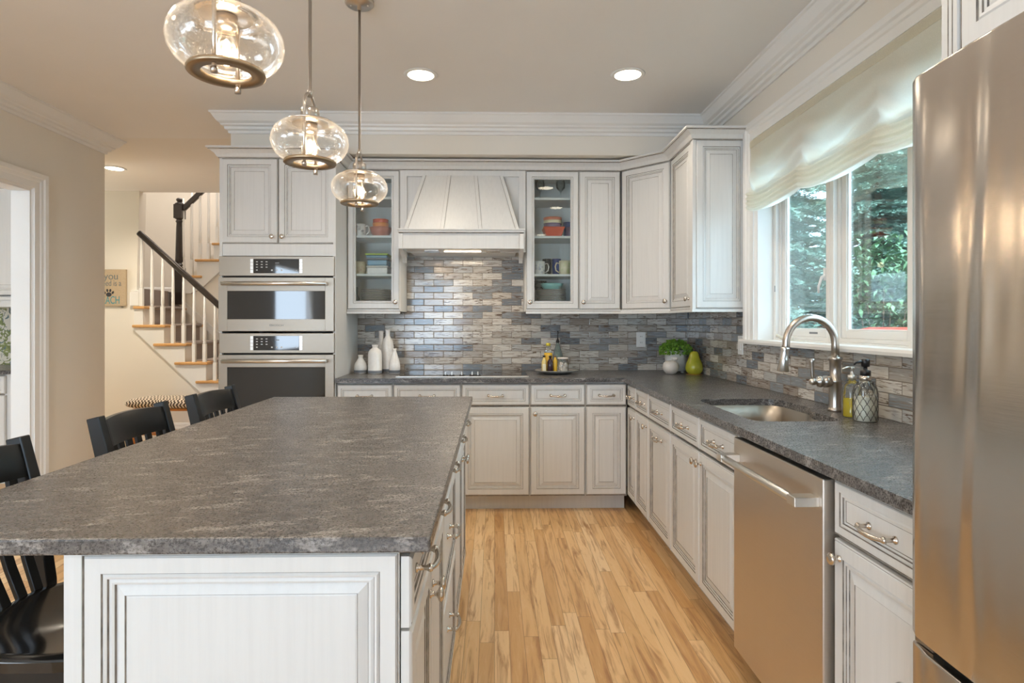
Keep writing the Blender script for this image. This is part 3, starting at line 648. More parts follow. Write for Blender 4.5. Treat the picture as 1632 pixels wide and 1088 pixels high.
outlet('white outlet on the tiles left of the potted plant', Matrix.Translation((1.152, YB-.010, 1.156)))
t = thing('light_switch', 'white switch plate on the window wall at the end of the sill', 'switch'); t.matrix_world = Matrix.Translation((XR-.010, 3.645, 1.15)) @ Matrix.Rotation(-PI/2, 4, 'Z')
MB().box(-.036,.036,-.006,0,-.058,.058).build('cover_plate', 'outlet', t, .002); MB().box(-.016,.016,-.010,-.006,-.033,.033).build('rocker', 'outlet', t, .002)

# ------------------------------------------------------------ upper cabinets
UB, UT, YU = 1.372, 2.400, 4.33
def carcass(t, w, d, z0, z1, open_front=False, shelves=()):
    b = MB()
    if open_front:
        th = .016
        b.box(0, th, .021, d, z0, z1); b.box(w-th, w, .021, d, z0, z1); b.box(th, w-th, .021, d, z0, z0+.028); b.box(th, w-th, .021, d, z1-.02, z1); b.box(th, w-th, d-.006, d, z0+.028, z1-.02)
        b.build('body', 'inner', t)
        for zs in shelves: MB().box(th, w-th, .035, d-.006, zs-.016, zs).build('shelf', 'inner', t)
    else:
        b.box(0, w, .021, d, z0, z1); b.box(.004, w-.004, .017, .021, z0+.01, z1-.006, 1); b.build('body', ['cab','glaze'], t)
    b = MB(); b.box(0, w, .002, .021, z0-.0, z0+.012); b.box(0, w, -.008, .018, z0-.018, z0-.001); b.box(0, w, .0, .016, z0-.003, z0+.003, 1); b.build('light_rail', ['cab','glaze'], t)
SH = (1.645, 1.925, 2.205)
def glass_cab(label, x0, x1, kside):
    w = x1 - x0; t = thing('glass_front_cabinet', label, 'wall cabinet', (x0, YU, 0)); carcass(t, w, YB-YU-.001, UB, UT, True, SH)
    front(t, 'glass', g/2, w-g/2, UB+.014, UT-.008, ('knob', w-.030 if kside == 'R' else .030, UB+.065)); return t
glass_cab('glass-front wall cabinet left of the hood, holding mugs and blue containers', -1.066, -.685, 'R')
glass_cab('glass-front wall cabinet right of the hood, holding orange bowls', .228, .616, 'L')
t = thing('wall_cabinet', 'solid-door wall cabinet beside the right glass cabinet', 'wall cabinet', (.616, YU, 0)); w = .304
carcass(t, w, YB-YU-.001, UB, UT); front(t, 'door', g/2, w-g/2, UB+.014, UT-.008, ('knob', .030, UB+.065))
# diagonal corner cabinet
cx0, cy0, cx1, cy1 = .920, YU+.0, 1.200, 4.045
L = math.hypot(cx1-cx0, cy1-cy0); ang = math.degrees(math.atan2(cy1-cy0, cx1-cx0))
t = thing('corner_wall_cabinet', 'diagonal corner wall cabinet with one wide door', 'wall cabinet', (cx0, cy0, 0), ang)
Mi = t.matrix_basis.inverted()
def loc2(x, y): q = Matrix.Rotation(math.radians(-ang), 4, 'Z') @ Vector((x-cx0, y-cy0, 0)); return (q.x, q.y)
n_ = Vector((math.sin(math.radians(-ang)), math.cos(math.radians(-ang)))) * .021
poly = [loc2(cx0+n_.x, cy0+n_.y), loc2(cx1+n_.x*.9, cy1+n_.y), loc2(XR-.002, cy1+n_.y), loc2(XR-.002, YB-.002), loc2(cx0+n_.x, YB-.002)]
b = MB(); b.prism(poly, 'z', UB, UT); b.box(.01, L-.01, .017, .021, UB+.01, UT-.006, 1); b.build('body', ['cab','glaze'], t)
b = MB(); b.box(0, L, .002, .021, UB, UB+.012); b.box(0, L, -.008, .018, UB-.018, UB-.001); b.build('light_rail', 'cab', t)
front(t, 'door', .006, L-.006, UB+.014, UT-.008, ('knob', L-.032, UB+.065))
# cabinet on the window wall, its end panel faces the room
t = thing('wall_cabinet', 'wall cabinet on the window wall with a panelled end facing the room', 'wall cabinet', (1.200, 4.040, 0), -90); w = .445
carcass(t, w, XR-1.200-.001, UB, UT); front(t, 'door', g, w-.03, UB+.014, UT-.008, ('knob', w-.062, UB+.065))
b = MB(); b.M = Matrix.Translation((w, .0, 0)) @ Matrix.Rotation(PI/2, 4, 'Z')    # local: end face points along +x of the cabinet
b.panel(.016, .328, UB+.004, UT-.004, [(e[0], e[1]-.020, *e[2:]) for e in DOOR]); b.build('end_panel', ['cab','glaze'], t)
b = MB(); b.box(w-.0, w+.024, -.008, .328, UB-.018, UB-.001); b.box(w-.024, w+.018, -.004, .016, UB, UT-.004); b.build('corner_post', 'cab', t)

# ------------------------------------------------------------ tall oven cabinet
OX0, OX1, OY = -1.843, -1.068, 4.035
t = thing('oven_cabinet', 'tall white cabinet housing the two built-in ovens', 'cabinet', (OX0, OY, 0)); w = OX1 - OX0; dpt = YB - OY - .002
b = MB(); b.box(0, .018, .0, dpt, 0, UT); b.box(w-.018, w, .0, dpt, 0, UT); b.box(.018, w-.018, .02, dpt, 1.74, UT); b.box(.018, w-.018, .005, .03, 1.738, 1.818); b.box(.018, w-.018, dpt-.02, dpt, 0, 1.74); b.box(.018, w-.018, .02, dpt, .105, .44)
b.box(.018, w-.018, .017, .0205, 1.82, UT-.006, 1); b.build('body', ['cab','glaze'], t)
h = w/2; front(t, 'door', .010, h-.003, 1.822, UT-.008, ('knob', h-.034, 1.865)); front(t, 'door', h+.003, w-.010, 1.822, UT-.008, ('knob', h+.034, 1.865))
front(t, 'drawer', .010, w-.010, .118, .43, ('pull', w/2, .28))
MB().box(.018, w-.018, .095, dpt-.05, 0, .105).build('toe_kick', 'cab', t)
struct('trim_5', MB().sweep([(-1.843,YB,2.392),(-1.843,OY,2.392),(OX1,OY,2.392),(OX1,YU,2.392),(.920,YU,2.392),(1.200,4.045,2.392),(1.200,3.572,2.392),(XR,3.572,2.392)], (0,0,1),
    [(0,0),(.006,0),(.006,.004,1),(.012,.006),(.016,.012),(.024,.028),(.044,.044),(.054,.048),(.054,.053,1),(.064,.056),(.064,.066),(0,.066)], 1), ['cab','glaze'])

def oven(label, z0, z1, zp, hz, wz0, wz1, brand):
    W_ = .764; t = thing('built_in_oven', label, 'oven', (OX0+.0055, OY-.018, 0))
    b = MB(); b.box(0, W_, 0, .022, zp, z1); b.build('control_panel', 'steel', t, .002)
    MB().box(.020, W_-.020, .022, .50, z0, z1-.005).build('oven_body', 'dark', t)
    b = MB(); dx, dz = .058, 0   # door frame with a window hole
    b.box(0, dx, -.010, .020, z0, zp-.012); b.box(W_-dx, W_, -.010, .020, z0, zp-.012); b.box(dx, W_-dx, -.010, .020, z0, wz0); b.box(dx, W_-dx, -.010, .020, wz1, zp-.012)
    d = b.build('door', 'steel', t, .0015)
    MB().box(dx, W_-dx, -.007, .019, wz0, wz1).build('oven_window', 'blackglass', d)
    b = MB(); b.tube([(.04,-.055,hz),(W_-.04,-.055,hz)], .013, 14)
    for x in (.050, W_-.050): b.box(x-.012, x+.012, -.055, -.010, hz-.010, hz+.010)
    b.build('bar_handle', 'satin', d)
    zc = (zp + z1)/2; s = MB().box(.228, .530, -.0015, .001, zc-.048, zc+.048).build('display', 'blackglass', t)
    mk = MB(); rnd = random.Random(3)
    for i in range(3):
        for j in range(3): mk.box(.245+.032*i, .257+.032*i, -.0022, -.0015, zc+.026-.018*j, zc+.031-.018*j)
    for i in range(3): mk.box(.345+.032*i, .356+.032*i, -.0022, -.0015, zc-.032, zc-.023)
    mk.box(.245, .256, -.0022, -.0015, zc-.030, zc-.024); mk.box(.508, .518, -.0022, -.0015, zc-.030, zc-.027); mk.box(.372,.398,-.0022,-.0015,zc+.018,zc+.024,1)
    mk.build('key_marks', ['mark','greydip'], s)
    mk = MB()
    for s_ in (.207, .533):
        for j in range(4): mk.box(s_, s_+.018, -.0010, .001, zc-.046+.024*j, zc-.025+.024*j)
    mk.build('side_keys', 'satin', t)
    if brand:
        text_mesh('brand_lettering', 'BOSCH', .019, 'letter', d, face_front(.392, -.0103, (z0+wz0)/2-.007), sx=1.25)
        c = MB(); c.M = Matrix.Translation((.345, -.0103, (z0+wz0)/2)) @ Matrix.Rotation(PI/2, 4, 'X'); pr = []
        c.tube([(.0075*math.cos(a), .0075*math.sin(a), 0) for a in [2*PI*k/20 for k in range(20)]], .0009, 5, closed=True); c.box(-.004,-.0028,-.004,.004,0,.0008); c.box(.0028,.004,-.004,.004,0,.0008); c.box(-.003,.003,-.0007,.0007,0,.0008)
        c.build('brand_emblem', 'letter', d)
    return t
oven('upper stainless built-in speed oven with a slim dark window', 1.232, 1.732, 1.602, 1.548, 1.312, 1.500, True)
oven('lower stainless built-in oven partly hidden by the island', .450, 1.218, 1.086, 1.035, .560, .992, False)

# ------------------------------------------------------------ range hood
t = thing('range_hood', 'white tapered panelled range hood with a mantel ledge above the cooktop', 'range hood', (-.2285, 4.12, 0))
hw = .4555
b = MB(); yb = YU - 4.12
b.box(-hw+.001, -hw+.050, yb, yb+.02, 1.80, UT); b.box(hw-.050, hw-.001, yb, yb+.02, 1.80, UT); b.box(-hw+.050, hw-.050, yb, yb+.02, 2.350, UT)
b.box(-hw+.001, hw-.001, yb+.02, yb+.034, 1.80, UT); b.box(-hw+.001, -hw+.016, yb+.034, YB-4.12-.012, 1.80, UT-.3); b.box(hw-.016, hw-.001, yb+.034, YB-4.12-.012, 1.80, UT-.3)
b.build('surround_panel', 'cab', t)
zb_, zt_ = 1.935, 2.352; bw, tw = .400, .285; yt = yb - .012; yb2 = .045
b = MB(); b.hexa([(-bw,yb2,zb_),(bw,yb2,zb_),(bw,yb+.02,zb_),(-bw,yb+.02,zb_)], [(-tw,yt,zt_),(tw,yt,zt_),(tw,yb+.02,zt_),(-tw,yb+.02,zt_)]); b.build('canopy', 'cab', t)
for f in (-.975, -.345, .325, .975):
    b = MB(); wv = .0115
    b.hexa([(f*bw-wv,yb2-.010,zb_),(f*bw+wv,yb2-.010,zb_),(f*bw+wv,yb2+.006,zb_),(f*bw-wv,yb2+.006,zb_)], [(f*tw-wv,yt-.010,zt_),(f*tw+wv,yt-.010,zt_),(f*tw+wv,yt+.006,zt_),(f*tw-wv,yt+.006,zt_)])
    for s_ in (-1, 1):
        b.hexa([(f*bw+s_*wv-.0015,yb2-.004,zb_),(f*bw+s_*wv+.0015,yb2-.004,zb_),(f*bw+s_*wv+.0015,yb2+.0,zb_),(f*bw+s_*wv-.0015,yb2+.0,zb_)], [(f*tw+s_*wv-.0015,yt-.004,zt_),(f*tw+s_*wv+.0015,yt-.004,zt_),(f*tw+s_*wv+.0015,yt,zt_),(f*tw+s_*wv-.0015,yt,zt_)], 1)
    b.build('batten', ['cab','glaze'], t)
b = MB(); b.box(-.435,.435,-.005,yb,1.913,1.927); b.box(-.440,.440,-.012,yb,1.927,1.937); b.box(-.432,.432,0,yb,1.909,1.913,1); b.build('mantel_ledge', ['cab','glaze'], t, .0015)
b = MB(); b.box(-.405,.405,.012,.030,1.802,1.909); b.box(-.405,-.387,.030,yb,1.802,1.909); b.box(.387,.405,.030,yb,1.802,1.909); b.box(-.387,.387,.030,yb+.25,1.83,1.85); b.build('mantel_box', 'cab', t)
for s_ in (-1, 1):
    x0, x1 = sorted((s_*.405, s_*.432)); b = MB(); b.prism([(0.0,1.80),(0.0,1.905),(yb,1.905),(yb,1.72),(yb-.05,1.75),(.05,1.785)], 'x', x0, x1); b.build('bracket', 'cab', t)
b = MB(); b.box(-.386,.386,.031,.545,1.803,1.809); b.build('insert_plate', 'cab', t)
MB().box(-.13,.13,.15,.19,1.798,1.8035).build('light_strip', 'hoodlight', t)
for x in (-.27, .17): MB().box(x,x+.10,.12,.24,1.799,1.8035).build('grease_filter', 'champagne', t)
area('hood_lamp', (-.2285, 4.29, 1.795), (0, 0, 0), .26, .04, 2.2, (1, .84, .64))

# cooktop
t = thing('cooktop', 'black glass cooktop with steel trim and five knobs', 'cooktop', (-.22, 4.08, CT))
MB().box(-.452, .452, .004, .51, .0, .006).build('glass_top', 'blackglass', t, .002)
MB().box(-.455, .455, .0, .012, .0, .008).build('steel_trim', 'satin', t, .002)
for x in (-.118, -.075, -.006, .065, .105):
    b = MB(); b.lathe([(.019,.006),(.019,.012),(.016,.013),(.0,.013)], (x,.060,0), 18, 1); b.box(x-.004,x+.004,.046,.076,.012,.034); b.build('knob', ['satin','dark'], t, .001)

# ------------------------------------------------------------ island
IX0, IX1, IY0, IY1 = -.752, -.166, 1.075, 3.00
DF = .146     # the door faces stand at X = -.146+.021
t = thing('kitchen_island', 'white glazed island base with a raised panel facing the viewer, under the dark slab', 'island', (IX0, IY0, 0))
IW, IL = IX1 - IX0, IY1 - IY0
b = MB(); b.box(0, IW, 0, IL, .105, .885); b.box(.05, IW-.02, .02, IL-.02, 0, .105); b.box(IW, IW+.003, .01, IL-.01, .112, .878, 1); b.build('body', ['cab','glaze'], t)
IP = [(0,.020),(0,.003),(.002,.001),(.004,.004,G),(.007,.0),(.034,.001),(.0358,.004,G),(.040,.001),(.044,.0025),(.0456,.006,G),(.051,.0045),(.055,.006),(.0567,.010,G),(.061,.0085),(.0735,.004),(.0752,.0065,G),(.078,.0055)]
b = MB(); b.panel(.030, IW-.002, .13, .884, [(e[0], e[1]-.020, *e[2:]) for e in IP]); b.build('end_panel', ['cab','glaze'], t)
b = MB(); b.box(0, .030, -.018, .0, .105, .885); b.box(0, IW, -.024, .0, .0, .128); b.box(.0285, .0305, -.0165, 0, .128, .884, 1); b.build('corner_post', ['cab','glaze'], t)
b = MB(); b.box(-.001, IW, IL, IL+.018, .105, .884); b.build('far_end_panel', 'cab', t)
side = bpy.data.objects.new('drawer_side', None); COL.objects.link(side); side.empty_display_size = .05
side.parent = t; side.location = (IW + .021, -.020, 0); side.rotation_euler = (0, 0, PI/2)
ys = [0, .315, .665, 1.175, 1.62, 1.945]
def isl(kind, a, c, z0, z1, hd): front(side, kind, a+.002, c-.002, z0, z1, hd)
for k in range(5):
    a, c = ys[k], ys[k+1]; m_ = (a+c)/2
    isl('drawer', a, c, .750, .876, ('pull', m_, .812))
    if k == 2:
        isl('drawer', a, c, .455, .744, ('pull', m_, .600)); isl('drawer', a, c, .118, .450, ('pull', m_, .300))
    else:
        isl('door', a, c, .118, .744, ('knob', {0: c-.028, 1: a+.028, 3: c-.028, 4: a+.028}[k], .680))
# the doors belong to the island itself: re-parent them level with its other parts
bpy.context.view_layer.update()
for ch in [x for x in bpy.data.objects if x.parent == side]:
    mw = side.matrix_local @ ch.matrix_local; ch.parent = t; ch.matrix_local = mw
bpy.data.objects.remove(side)

# ------------------------------------------------------------ refrigerator and the cabinet over it
FXF, FY0, FY1 = .827, .27, 1.178
t = thing('refrigerator', 'tall brushed stainless french-door refrigerator at the right edge', 'refrigerator', (FXF, FY1, 0), -90)
W_ = FY1 - FY0
MB().box(.004, W_-.004, .085, XR-FXF-.03, .03, 1.752).build('case', 'greydip', t, .004)
def fdoor(x0, x1, z0, z1, nm, bulge=.010):
    b = MB(); n = 16; F = []; 
    for i in range(n+1):
        u = i/n; x = x0 + (x1-x0)*u; y = -bulge*(1 - (2*u-1)**2) + .010*(max(0, abs(2*u-1)-.93)/.07)**2
        F.append((x, y))
    poly = [(x, y) for x, y in F] + [(x1, .080), (x0, .080)]
    b.prism(poly, 'z', z0, z1)
    for k in range(2, 2+n): b.sm[k] = True
    return b.build(nm, 'steelw', t, .005, 3)
d1 = fdoor(0, W_/2-.003, .672, 1.772, 'door'); d2 = fdoor(W_/2+.003, W_, .672, 1.772, 'door'); d3 = fdoor(0, W_, .075, .655, 'freezer_drawer', .012)
for dd, x in ((d1, W_/2-.05), (d2, W_/2+.05)):
    b = MB(); b.tube([(x,-.065,.80),(x,-.065,1.60)], .013, 12); b.box(x-.012,x+.012,-.06,.0,.83,.86); b.box(x-.012,x+.012,-.06,.0,1.54,1.57); b.build('bar_handle', 'satin', dd)
b = MB(); b.tube([(.07,-.065,.60),(W_-.07,-.065,.60)], .013, 12); b.box(.09,.12,-.06,0,.588,.612); b.box(W_-.12,W_-.09,-.06,0,.588,.612); b.build('bar_handle', 'satin', d3)
MB().box(.006, .055, .012, .084, .657, .671).build('hinge_bracket', 'steel', t); MB().box(.056, W_-.056, .03, .084, .656, .671).build('gasket', 'dark', t)
MB().box(.01, W_-.01, .05, .3, .0, .074).build('base_grille', 'dark', t)
t = thing('fridge_top_cabinet', 'white wall cabinet above the refrigerator at the top right corner', 'wall cabinet', (.905, FY1+.01, 0), -90)
b = MB(); b.box(0, W_+.02, .021, XR-.905-.006, 1.80, 2.42); b.box(.03, W_-.01, .017, .021, 1.81, 2.41, 1); b.build('body', ['cab','glaze'], t)
b = MB(); b.box(0,.040,.0,.021,1.80,2.42); b.box(.0165,.0185,-.0008,.001,1.80,2.42,1); b.box(.0275,.0295,-.0008,.001,1.80,2.42,1); b.build('stile', ['cab','glaze'], t)
h = (W_+.02)/2; front(t, 'door', .044, h-.002, 1.812, 2.405, ('knob', h-.034, 1.86)); front(t, 'door', h+.002, W_-.006, 1.812, 2.405, ('knob', h+.034, 1.86))
b = MB(); b.sweep([(-.0,XR-.905-.006,2.42),(-.0,-.0,2.42),(W_+.02,-.0,2.42)], (0,0,1), [(0,0),(.012,.01),(.044,.044),(.064,.056),(.064,.066),(0,.066)], 1); b.build('crown', 'cab', t)

# ------------------------------------------------------------ counter stools
def make_stool(name, label, loc):
    t = thing(name, label, 'counter stool', loc, 0, 'black counter stools along the island')
    # saddle seat, front towards +x
    b = MB(); n = 28; m = 14; top = []; bot = []
    def outl(a):
        c, s_ = math.cos(a), math.sin(a); e = 2/3.6
        return (.205*math.copysign(abs(c)**e, c) , (.205 + .012*c)*math.copysign(abs(s_)**e, s_))
    for j in range(m+1):
        q = j/m; rt = []; 
        for k in range(n):
            x, y = outl(2*PI*k/n); x *= q; y *= q
            dip = -.016*(1-q**2)*(1 if q < 1 else 0) - .012*max(0, 1-abs(x)/.2)*(1-abs(y/.2)**2) + .006*math.exp(-(y/.03)**2)*max(0, x/.2)
            rt.append(b.vert((x, y, .612 + dip - (.012 if j == m else 0))))
        top.append(rt)
    for j in range(m): 
        for k in range(n): b.face((top[j][k], top[j][(k+1) % n], top[j+1][(k+1) % n], top[j+1][k]), 0, True)
    lo = [b.vert((outl(2*PI*k/n)[0]*.985, outl(2*PI*k/n)[1]*.985, .578)) for k in range(n)]
    for k in range(n): b.face((top[m][k], top[m][(k+1) % n], lo[(k+1) % n], lo[k]), 0, False)
    b.face(lo[::-1]); bmesh_ok = b
    b.build('seat', 'seatblack', t)
    for s in (-1, 1):
        MB().bar([(.165, s*.165, .58), (.185, s*.185, 0)], [.040, .030], [.040, .030], (0,1,0)).build('leg', 'black', t, .003)
    for s in (-1, 1):
        pts = [(-.235, s*.190, 0), (-.212, s*.186, .35), (-.215, s*.184, .60), (-.232, s*.184, .72), (-.258, s*.185, .87), (-.286, s*.186, .984)]
        MB().bar(pts, [.030,.034,.036,.036,.036,.034], [.034,.042,.045,.045,.045,.040], (0,1,0)).build('back_post', 'black', t, .003)
    def arc(z, x0, bow, n=9, half=.178): return [(x0 - bow*(1-(2*i/(n-1)-1)**2), -half + 2*half*i/(n-1), z) for i in range(n)]
    # top rail: a curved board, a little arched
    b = MB(); A = []; n = 13
    for i in range(n):
        u = 2*i/(n-1)-1; y = u*.172; bow = .026*(1-u*u); zt = .969 + .008*(1-u*u); zb = .884
        xt, xb = -.276 - bow, -.252 - bow
        A.append([b.vert(p) for p in ((xt-.009,y,zt),(xt+.009,y,zt),(xb+.009,y,zb),(xb-.009,y,zb))])
    for i in range(n-1):
        for j in range(4): b.face((A[i][j], A[i][(j+1) % 4], A[i+1][(j+1) % 4], A[i+1][j]), 0, j in (1, 3))
    b.face(A[0][::-1]); b.face(A[-1]); b.build('top_rail', 'black', t, .002)
    for i in range(6):
        y = -.135 + .054*i; u = y/.172; bow = .026*(1-u*u)
        MB().bar([(-.254-bow, y, .892), (-.232-bow*.9, y*.97, .78), (-.208-bow*.5, y*.94, .68), (-.186, y*.92, .600)], .028, .012, (0,1,0)).build('back_slat', 'black', t, .002)
    for s in (-1, 1): MB().bar([(.178, s*.178, .22), (-.185, s*.188, .24)], .018, .026, (0,1,0)).build('side_stretcher', 'black', t, .002)
    MB().bar([(.176, -.176, .17), (.176, .176, .17)], .022, .030, (1,0,0)).build('foot_rail', 'black', t, .002)
    MB().bar([(-.183, -.186, .30), (-.183, .186, .30)], .018, .026, (1,0,0)).build('rear_stretcher', 'black', t, .002)
    b = MB(); b.box(-.16,.16,-.165,-.145,.53,.578); b.box(-.16,.16,.145,.165,.53,.578); b.box(.145,.165,-.145,.145,.53,.578); b.box(-.165,-.145,-.145,.145,.53,.578); b.build('apron', 'black', t)
    return t
s0 = make_stool('counter_stool', 'nearest black wooden stool, its seat showing at the bottom left corner', (-.985, 1.43, 0))
s1 = copy_tree(s0); s1.location = (-1.0, 2.135, 0); s1['label'] = 'middle black slat-back stool tucked under the left side of the island'
s2 = copy_tree(s0); s2.location = (-1.0, 2.735, 0); s2['label'] = 'farthest black slat-back stool at the island, in front of the ovens'

# ------------------------------------------------------------ pendants
def make_pendant(loc, label):
    t = thing('pendant_lamp', label, 'pendant lamp', loc, 0, 'seeded glass pendants over the island')
    b = MB(); gp = [(.060,.060),(.075,.062),(.095,.055),(.112,.040),(.122,.020),(.125,.0),(.121,-.020),(.109,-.040),(.092,-.054),(.078,-.060)]
    b.lathe(gp, seg=48, caps=False); b.lathe([(r-.003, z*.97) for r, z in gp], seg=48, caps=False); b.build('glass_shade', 'seeded', t)
    MB().lathe([(.0,.061),(.076,.061),(.078,.064),(.076,.067),(.030,.069),(0,.069)], seg=36).build('top_plate', 'nickel', t)
    b = MB(); b.lathe([(.030,.069),(.030,.108),(.026,.112),(0,.112)], seg=24); b.lathe([(.024,.060),(.024,.040),(.020,.030),(0,.030)], seg=20); b.build('socket', 'nickel', t)
    b = MB(); ring = [(.054,-.062),(.082,-.062),(.084,-.066),(.084,-.070),(.082,-.072),(.054,-.072),(.054,-.062)]; b.lathe(ring, seg=48, caps=False); b.build('bottom_ring', 'bronze', t)
    b = MB(); hw = .060
    pts = [(0,-hw,-.082)] + [(0,-hw,.02),(0,-hw,.085)] + [(0,-hw*math.cos(PI*k/10), .098+.060*math.sin(PI*k/10)) for k in range(11)] + [(0,hw,.085),(0,hw,.02),(0,hw,-.082)]
    b.tube(pts, .0048, 10)
    for s in (-1, 1): b.lathe([(.0,-.092),(.0075,-.092),(.0075,-.080),(.0048,-.078)], (0,s*hw,0), 14)
    b.build('yoke', 'nickel', t)
    zt = ZC - loc[2]
    MB().lathe([(.009,.150),(.009,.172),(.0055,.175),(.0055,zt-.024)], seg=12).build('stem', 'nickel', t)
    b = MB(); b.lathe([(.010,zt-.045),(.010,zt-.024),(.058,zt-.022),(.064,zt-.016),(.064,zt-.001),(0,zt-.001)], seg=32)
    for s in (-1, 1): b.lathe([(0,zt-.028),(.005,zt-.027),(.005,zt-.021)], (s*.038,0,0), 10)
    b.build('canopy', 'nickel', t)
    b = MB(); b.lathe([(.013,.032),(.013,.020),(.024,.002),(.029,-.020),(.026,-.040),(.014,-.052),(0,-.055)], seg=20, caps=False); bl = b.build('bulb', 'bulbglass', t)
    b = MB(); b.lathe([(0,.010),(.006,.004),(.0085,-.012),(.007,-.030),(0,-.036)], seg=12); b.build('filament', 'filament', bl)
    l = bpy.data.lights.new('pendant_bulb_light', 'POINT'); l.energy = 2.6; l.color = (1, .78, .54); l.shadow_soft_size = .03
    o = bpy.data.objects.new('pendant_bulb_light', l); COL.objects.link(o); o.parent = t; o.location = (0, 0, -.012)
    return t
make_pendant((-.610, 1.370, 1.925), 'nearest seeded glass pendant, largest in view at the top')
make_pendant((-.610, 1.985, 1.885), 'middle seeded glass pendant over the island')
make_pendant((-.606, 2.690, 1.892), 'farthest and smallest-looking seeded glass pendant, in front of the left glass cabinet')

# ------------------------------------------------------------ recessed downlights
def can(x, y, label, power=10, col=(1, .88, .73)):
    t = thing('recessed_light', label, 'ceiling light', (x, y, ZC))
    b = MB(); b.lathe([(.074,-.001),(.078,-.006),(.094,-.005),(.100,-.0005),(.074,-.0005)], seg=36, caps=False); b.build('trim_ring', 'trim', t)
    MB().lathe([(0,-.004),(.076,-.004),(.076,-.001),(0,-.001)], seg=32).build('lens', 'lamp', t)
    l = bpy.data.lights.new('downlight', 'SPOT'); l.energy = power*2.2; l.color = col; l.shadow_soft_size = .07; l.spot_size = math.radians(150); l.spot_blend = .9
    o = bpy.data.objects.new('downlight', l); COL.objects.link(o); o.parent = t; o.location = (0, 0, -.03)
can(-.430, 3.49, 'round recessed ceiling light above the cooktop side of the kitchen')
can(.777, 3.46, 'round recessed ceiling light near the corner cabinets')
can(-3.56, 5.66, 'round recessed ceiling light in the hall by the stairs', 46)
can(-.43, 1.2, 'added unseen downlight above the near end of the island', 6); can(.777, 1.2, 'added unseen downlight over the aisle by the refrigerator', 9)  # this and the following downlights are out of view, added for general light
can(-.43, -1.1, 'added unseen downlight behind the viewer on the island side', .4); can(.777, -1.1, 'added unseen downlight behind the viewer on the refrigerator side', .8)
can(-1.5, 2.4, 'added unseen downlight above the stools', 12); can(.55, 2.3, 'added unseen downlight over the middle of the aisle', 12)  # extra pair outside the frame, added to even out the light
can(-2.2, 2.1, 'added unseen downlight over the left side of the kitchen', 14)  # added lamp outside the frame, lights the left side
can(-4.6, 3.6, 'added unseen downlight in the pantry', 18)  # added lamp, not in view, lights the pantry

# ------------------------------------------------------------ staircase (hall)
RISE = .204
t = thing('staircase', 'lower flight of stairs with oak treads, taupe carpet runner and black handrail', 'staircase', (-3.0, YH, 0))
ox, oy = -3.0, YH
def nose(i): return -3.593 + .228*(5-i)*-1*-1 if False else -3.593 - .228*(i-6)    # i = tread number, tread 6 stands at z 1.266
def zt_(i): return 1.674 - RISE*(8-i)
poly = []
for i in range(1, 8):
    xr = nose(i) - .025
    poly += [(xr, zt_(i) - (RISE if i > 1 else zt_(1))), (xr, zt_(i))]
poly += [(nose(7)-.11, zt_(7))]
low = [(-3.94, 1.206), (-2.67, 0.0)]
poly2 = [(p[0]-ox, p[1]-.02 if k % 2 else p[1]-.02) for k, p in enumerate(poly)]
poly2 = [(x, max(0.0, z)) for x, z in poly2] + [(low[0][0]-ox, zt_(7)-.02), (low[0][0]-ox, low[0][1]), (low[1][0]-ox, low[1][1])]
MB().prism(poly2, 'y', -.028, -.001).build('stringer', 'trim', t)
for i in range(1, 8):
    nx = nose(i) - ox; z = zt_(i); x1 = nx; x0 = nx - .36 if i < 7 else nx - .12
    b = MB(); b.box(x0, x1, -.052, .05, z-.030, z); b.box(nx-.253, x1, .05, .86, z-.030, z); b.build('tread', 'tread', t, .008, 2)
    MB().box(nx-.045, nx-.026, .0, .86, z-RISE, z-.030).build('riser', 'trim', t)
    b = MB(); b.box(nx-.25, nx+.006, .14, .74, z, z+.014); b.tube([(nx-.004,.14,z-.008),(nx-.004,.74,z-.008)], .020, 12); b.box(nx-.028, nx-.012, .14, .74, z-RISE+.014, z-.01); b.build('carpet_runner', 'carpet', t)
b = MB(); b.box(-5.045-ox, nose(8)-ox-.03, .135, 1.965, 1.30, 1.674); b.build('landing', 'carpet', t)
b = MB(); b.box(nose(8)-ox-.045, nose(8)-ox-.026, .0, .92, 1.45, 1.66); b.build('riser', 'trim', t)
b = MB(); b.box(nose(8)-ox-.030, nose(8)-ox+.0, .14, .86, 1.48, 1.68); b.build('carpet_runner', 'carpet', t)
def baluster(t, x, y, z0, z1, nm='baluster'):
    b = MB(); zb = z0 + .20; b.box(x-.017, x+.017, y-.017, y+.017, z0, zb)
    b.lathe([(.012,0),(.019,.012),(.013,.022),(.018,.030),(.017,.10),(.0145,z1-zb-.2),(.011,z1-zb)], (x,y,zb), 12); b.build(nm, 'trim', t)
def railz(x): return 2.28 - (x + 3.90)*.917
bx = [(-3.71,6),(-3.60-.0,6),(-3.56+.0,5)]
for i in range(1, 8):
    for q in (.040, .155):
        x = nose(i) - q - .005
        if i == 7 and q > .1: continue
        baluster(t, x - ox, -.015, zt_(i), railz(x)-.02)
p0 = (-3.90-ox, -.015, railz(-3.90)); p1 = (-2.3-ox, -.015, railz(-2.3))
MB().bar([p0, ((p0[0]+p1[0])/2, -.015, (p0[2]+p1[2])/2), p1], .058, .062, (0,1,0)).build('handrail', 'rail', t, .018, 3)
b = MB(); b.box(-3.985-ox, -3.915-ox+.03, -.035, .03, 1.47, 1.63); b.box(-3.975-ox, -3.925-ox+.03, -.035, .03, 1.628, 1.645); b.build('newel_block', 'trim', t, .008, 2)
